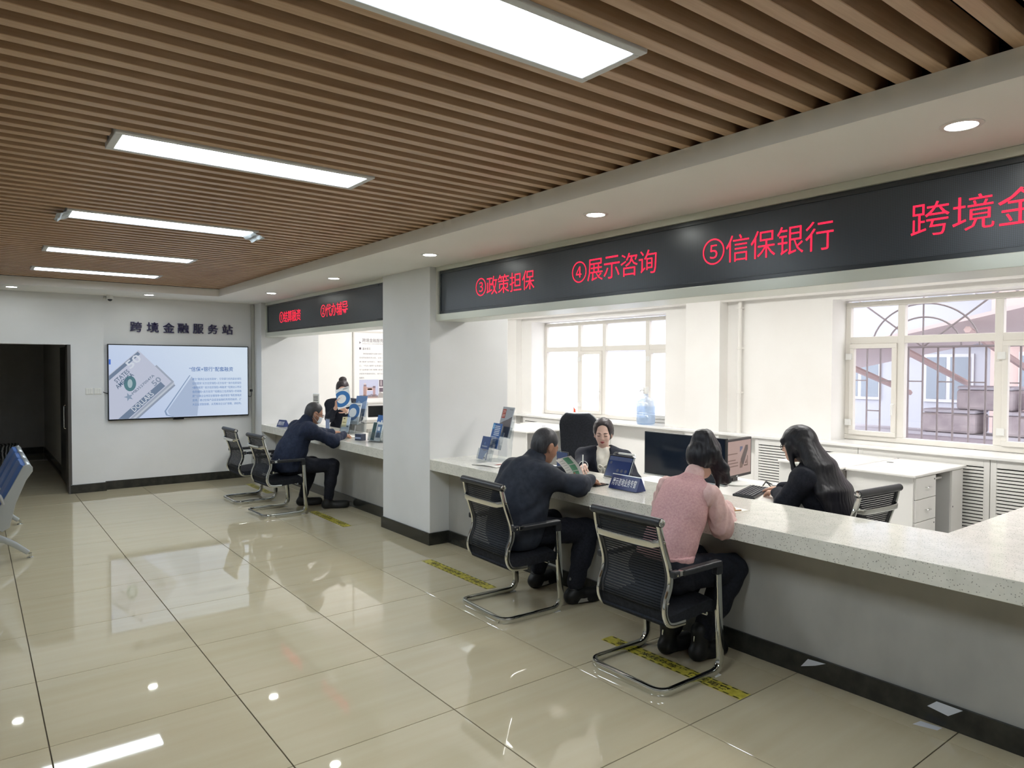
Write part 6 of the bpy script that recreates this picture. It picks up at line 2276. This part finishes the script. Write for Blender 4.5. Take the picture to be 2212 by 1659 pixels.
S_.ell(P(-0.03, 0.005, 0.135), (0.05, 0.055, 0.042), hR, 0.015)
S_.ell(P(0.135, 0, -0.05), (0.09, 0.088, 0.115), hR, 0.012, 'sub')
S_.folds(0.0016, 0.03, 52)
S_.build('hair', hairm('hair_dark_brown', '#2b2629', '#40383b'), t)
S_ = grid_for([J[k] for k in ('pelvis', 'neck', 'shR', 'shL', 'elR', 'elL', 'wrR', 'wrL')], 0.17, 0.0075)
add_torso(S_, J, 0.020, True, 0.05)
for q in 'RL':
    add_arm(S_, J, q, 0.016, k=0.04, end=0.72)
S_.folds(0.003, 0.11, 72)
S_.build('suit_jacket', suit_k, t)
S_ = grid_for([J[k] for k in ('pelvis', 'knR', 'knL', 'anR', 'anL')], 0.17, 0.009)
S_.ell(J['pelvis'], (0.13, 0.175, 0.12), torso_frame(J), 0.05)
for q in 'RL':
    add_leg(S_, J, q, 0.012)
S_.build('trousers', trs_k, t)
for q in 'RL':
    S_ = grid_for([J['an' + q], J['to' + q] * A3(1, 1, 0)], 0.10, 0.008)
    add_foot(S_, J['an' + q], J['to' + q], 0.006)
    S_.keep((0, 0, 0.004), (0, 0, -1))
    S_.build('shoe', shoe_k, t)
b0 = np.array(t.location)
MB().tube([tuple(J['wrL'] + A3(0.033 * math.cos(a) * 0.6, 0.033 * math.sin(a), 0.033 * math.cos(a)) - b0) for a in np.linspace(0, 2 * math.pi, 17)[:-1]], 0.005, 6, closed=True).build('bracelet', white_pl, t, smooth=True)
# her brochure
br = thing('brochure', 'white brochure with a large blue ring held up in front of a face', 'brochure', (4.11, 9.19, 1.23))
C4 = [np.array(p) for p in ((4.008, 9.232, 1.337), (4.174, 9.158, 1.394), (4.214, 9.141, 1.121), (4.041, 9.217, 1.065))]
bn_ = unit(np.cross(C4[3] - C4[0], C4[1] - C4[0]))
if bn_ @ A3(-0.4, -0.91, 0) < 0:
    bn_ = -bn_


def brp(a, b, off):
    p = C4[0] * (1 - a) * (1 - b) + C4[1] * a * (1 - b) + C4[2] * a * b + C4[3] * (1 - a) * b + bn_ * off
    return tuple(p - np.array(br.location))


MB().add([brp(0, 0, 0), brp(1, 0, 0), brp(1, 1, 0), brp(0, 1, 0), brp(0, 0, -0.006), brp(1, 0, -0.006), brp(1, 1, -0.006), brp(0, 1, -0.006)], [(0, 1, 2, 3), (7, 6, 5, 4), (0, 4, 5, 1), (1, 5, 6, 2), (2, 6, 7, 3), (3, 7, 4, 0)]).build('cover', mat('cover_pale', '#dde2e4', 0.35), br)


def brdisc(r, m, off, cx=0.36, cy=0.53, asp=0.66):
    pts = []
    for k in range(40):
        a = cx + r / asp * math.cos(k * math.pi / 20)
        b = cy + r * math.sin(k * math.pi / 20)
        pts.append((min(max(a, 0.0), 1.0), min(max(b, 0), 1)))
    MB().add([brp(a, b, off) for a, b in pts], [tuple(range(40))]).build('ring_print', m, br)


brdisc(0.40, mat('ring_blue', '#2f6aa6', 0.4), 0.001)
brdisc(0.215, mat('cover_pale', '#dde2e4', 0.35), 0.002)
for k in range(3):
    MB().add([brp(0.55, 0.04 + 0.025 * k, 0.001), brp(0.92, 0.04 + 0.025 * k, 0.001), brp(0.92, 0.05 + 0.025 * k, 0.001), brp(0.55, 0.05 + 0.025 * k, 0.001)], [(0, 1, 2, 3)]).build('cover_text', ink_m, br)
MB().add([brp(0.62, 0.93, 0.001), brp(0.93, 0.93, 0.001), brp(0.93, 0.945, 0.001), brp(0.62, 0.945, 0.001)], [(0, 1, 2, 3)]).build('cover_text', ink_m, br)
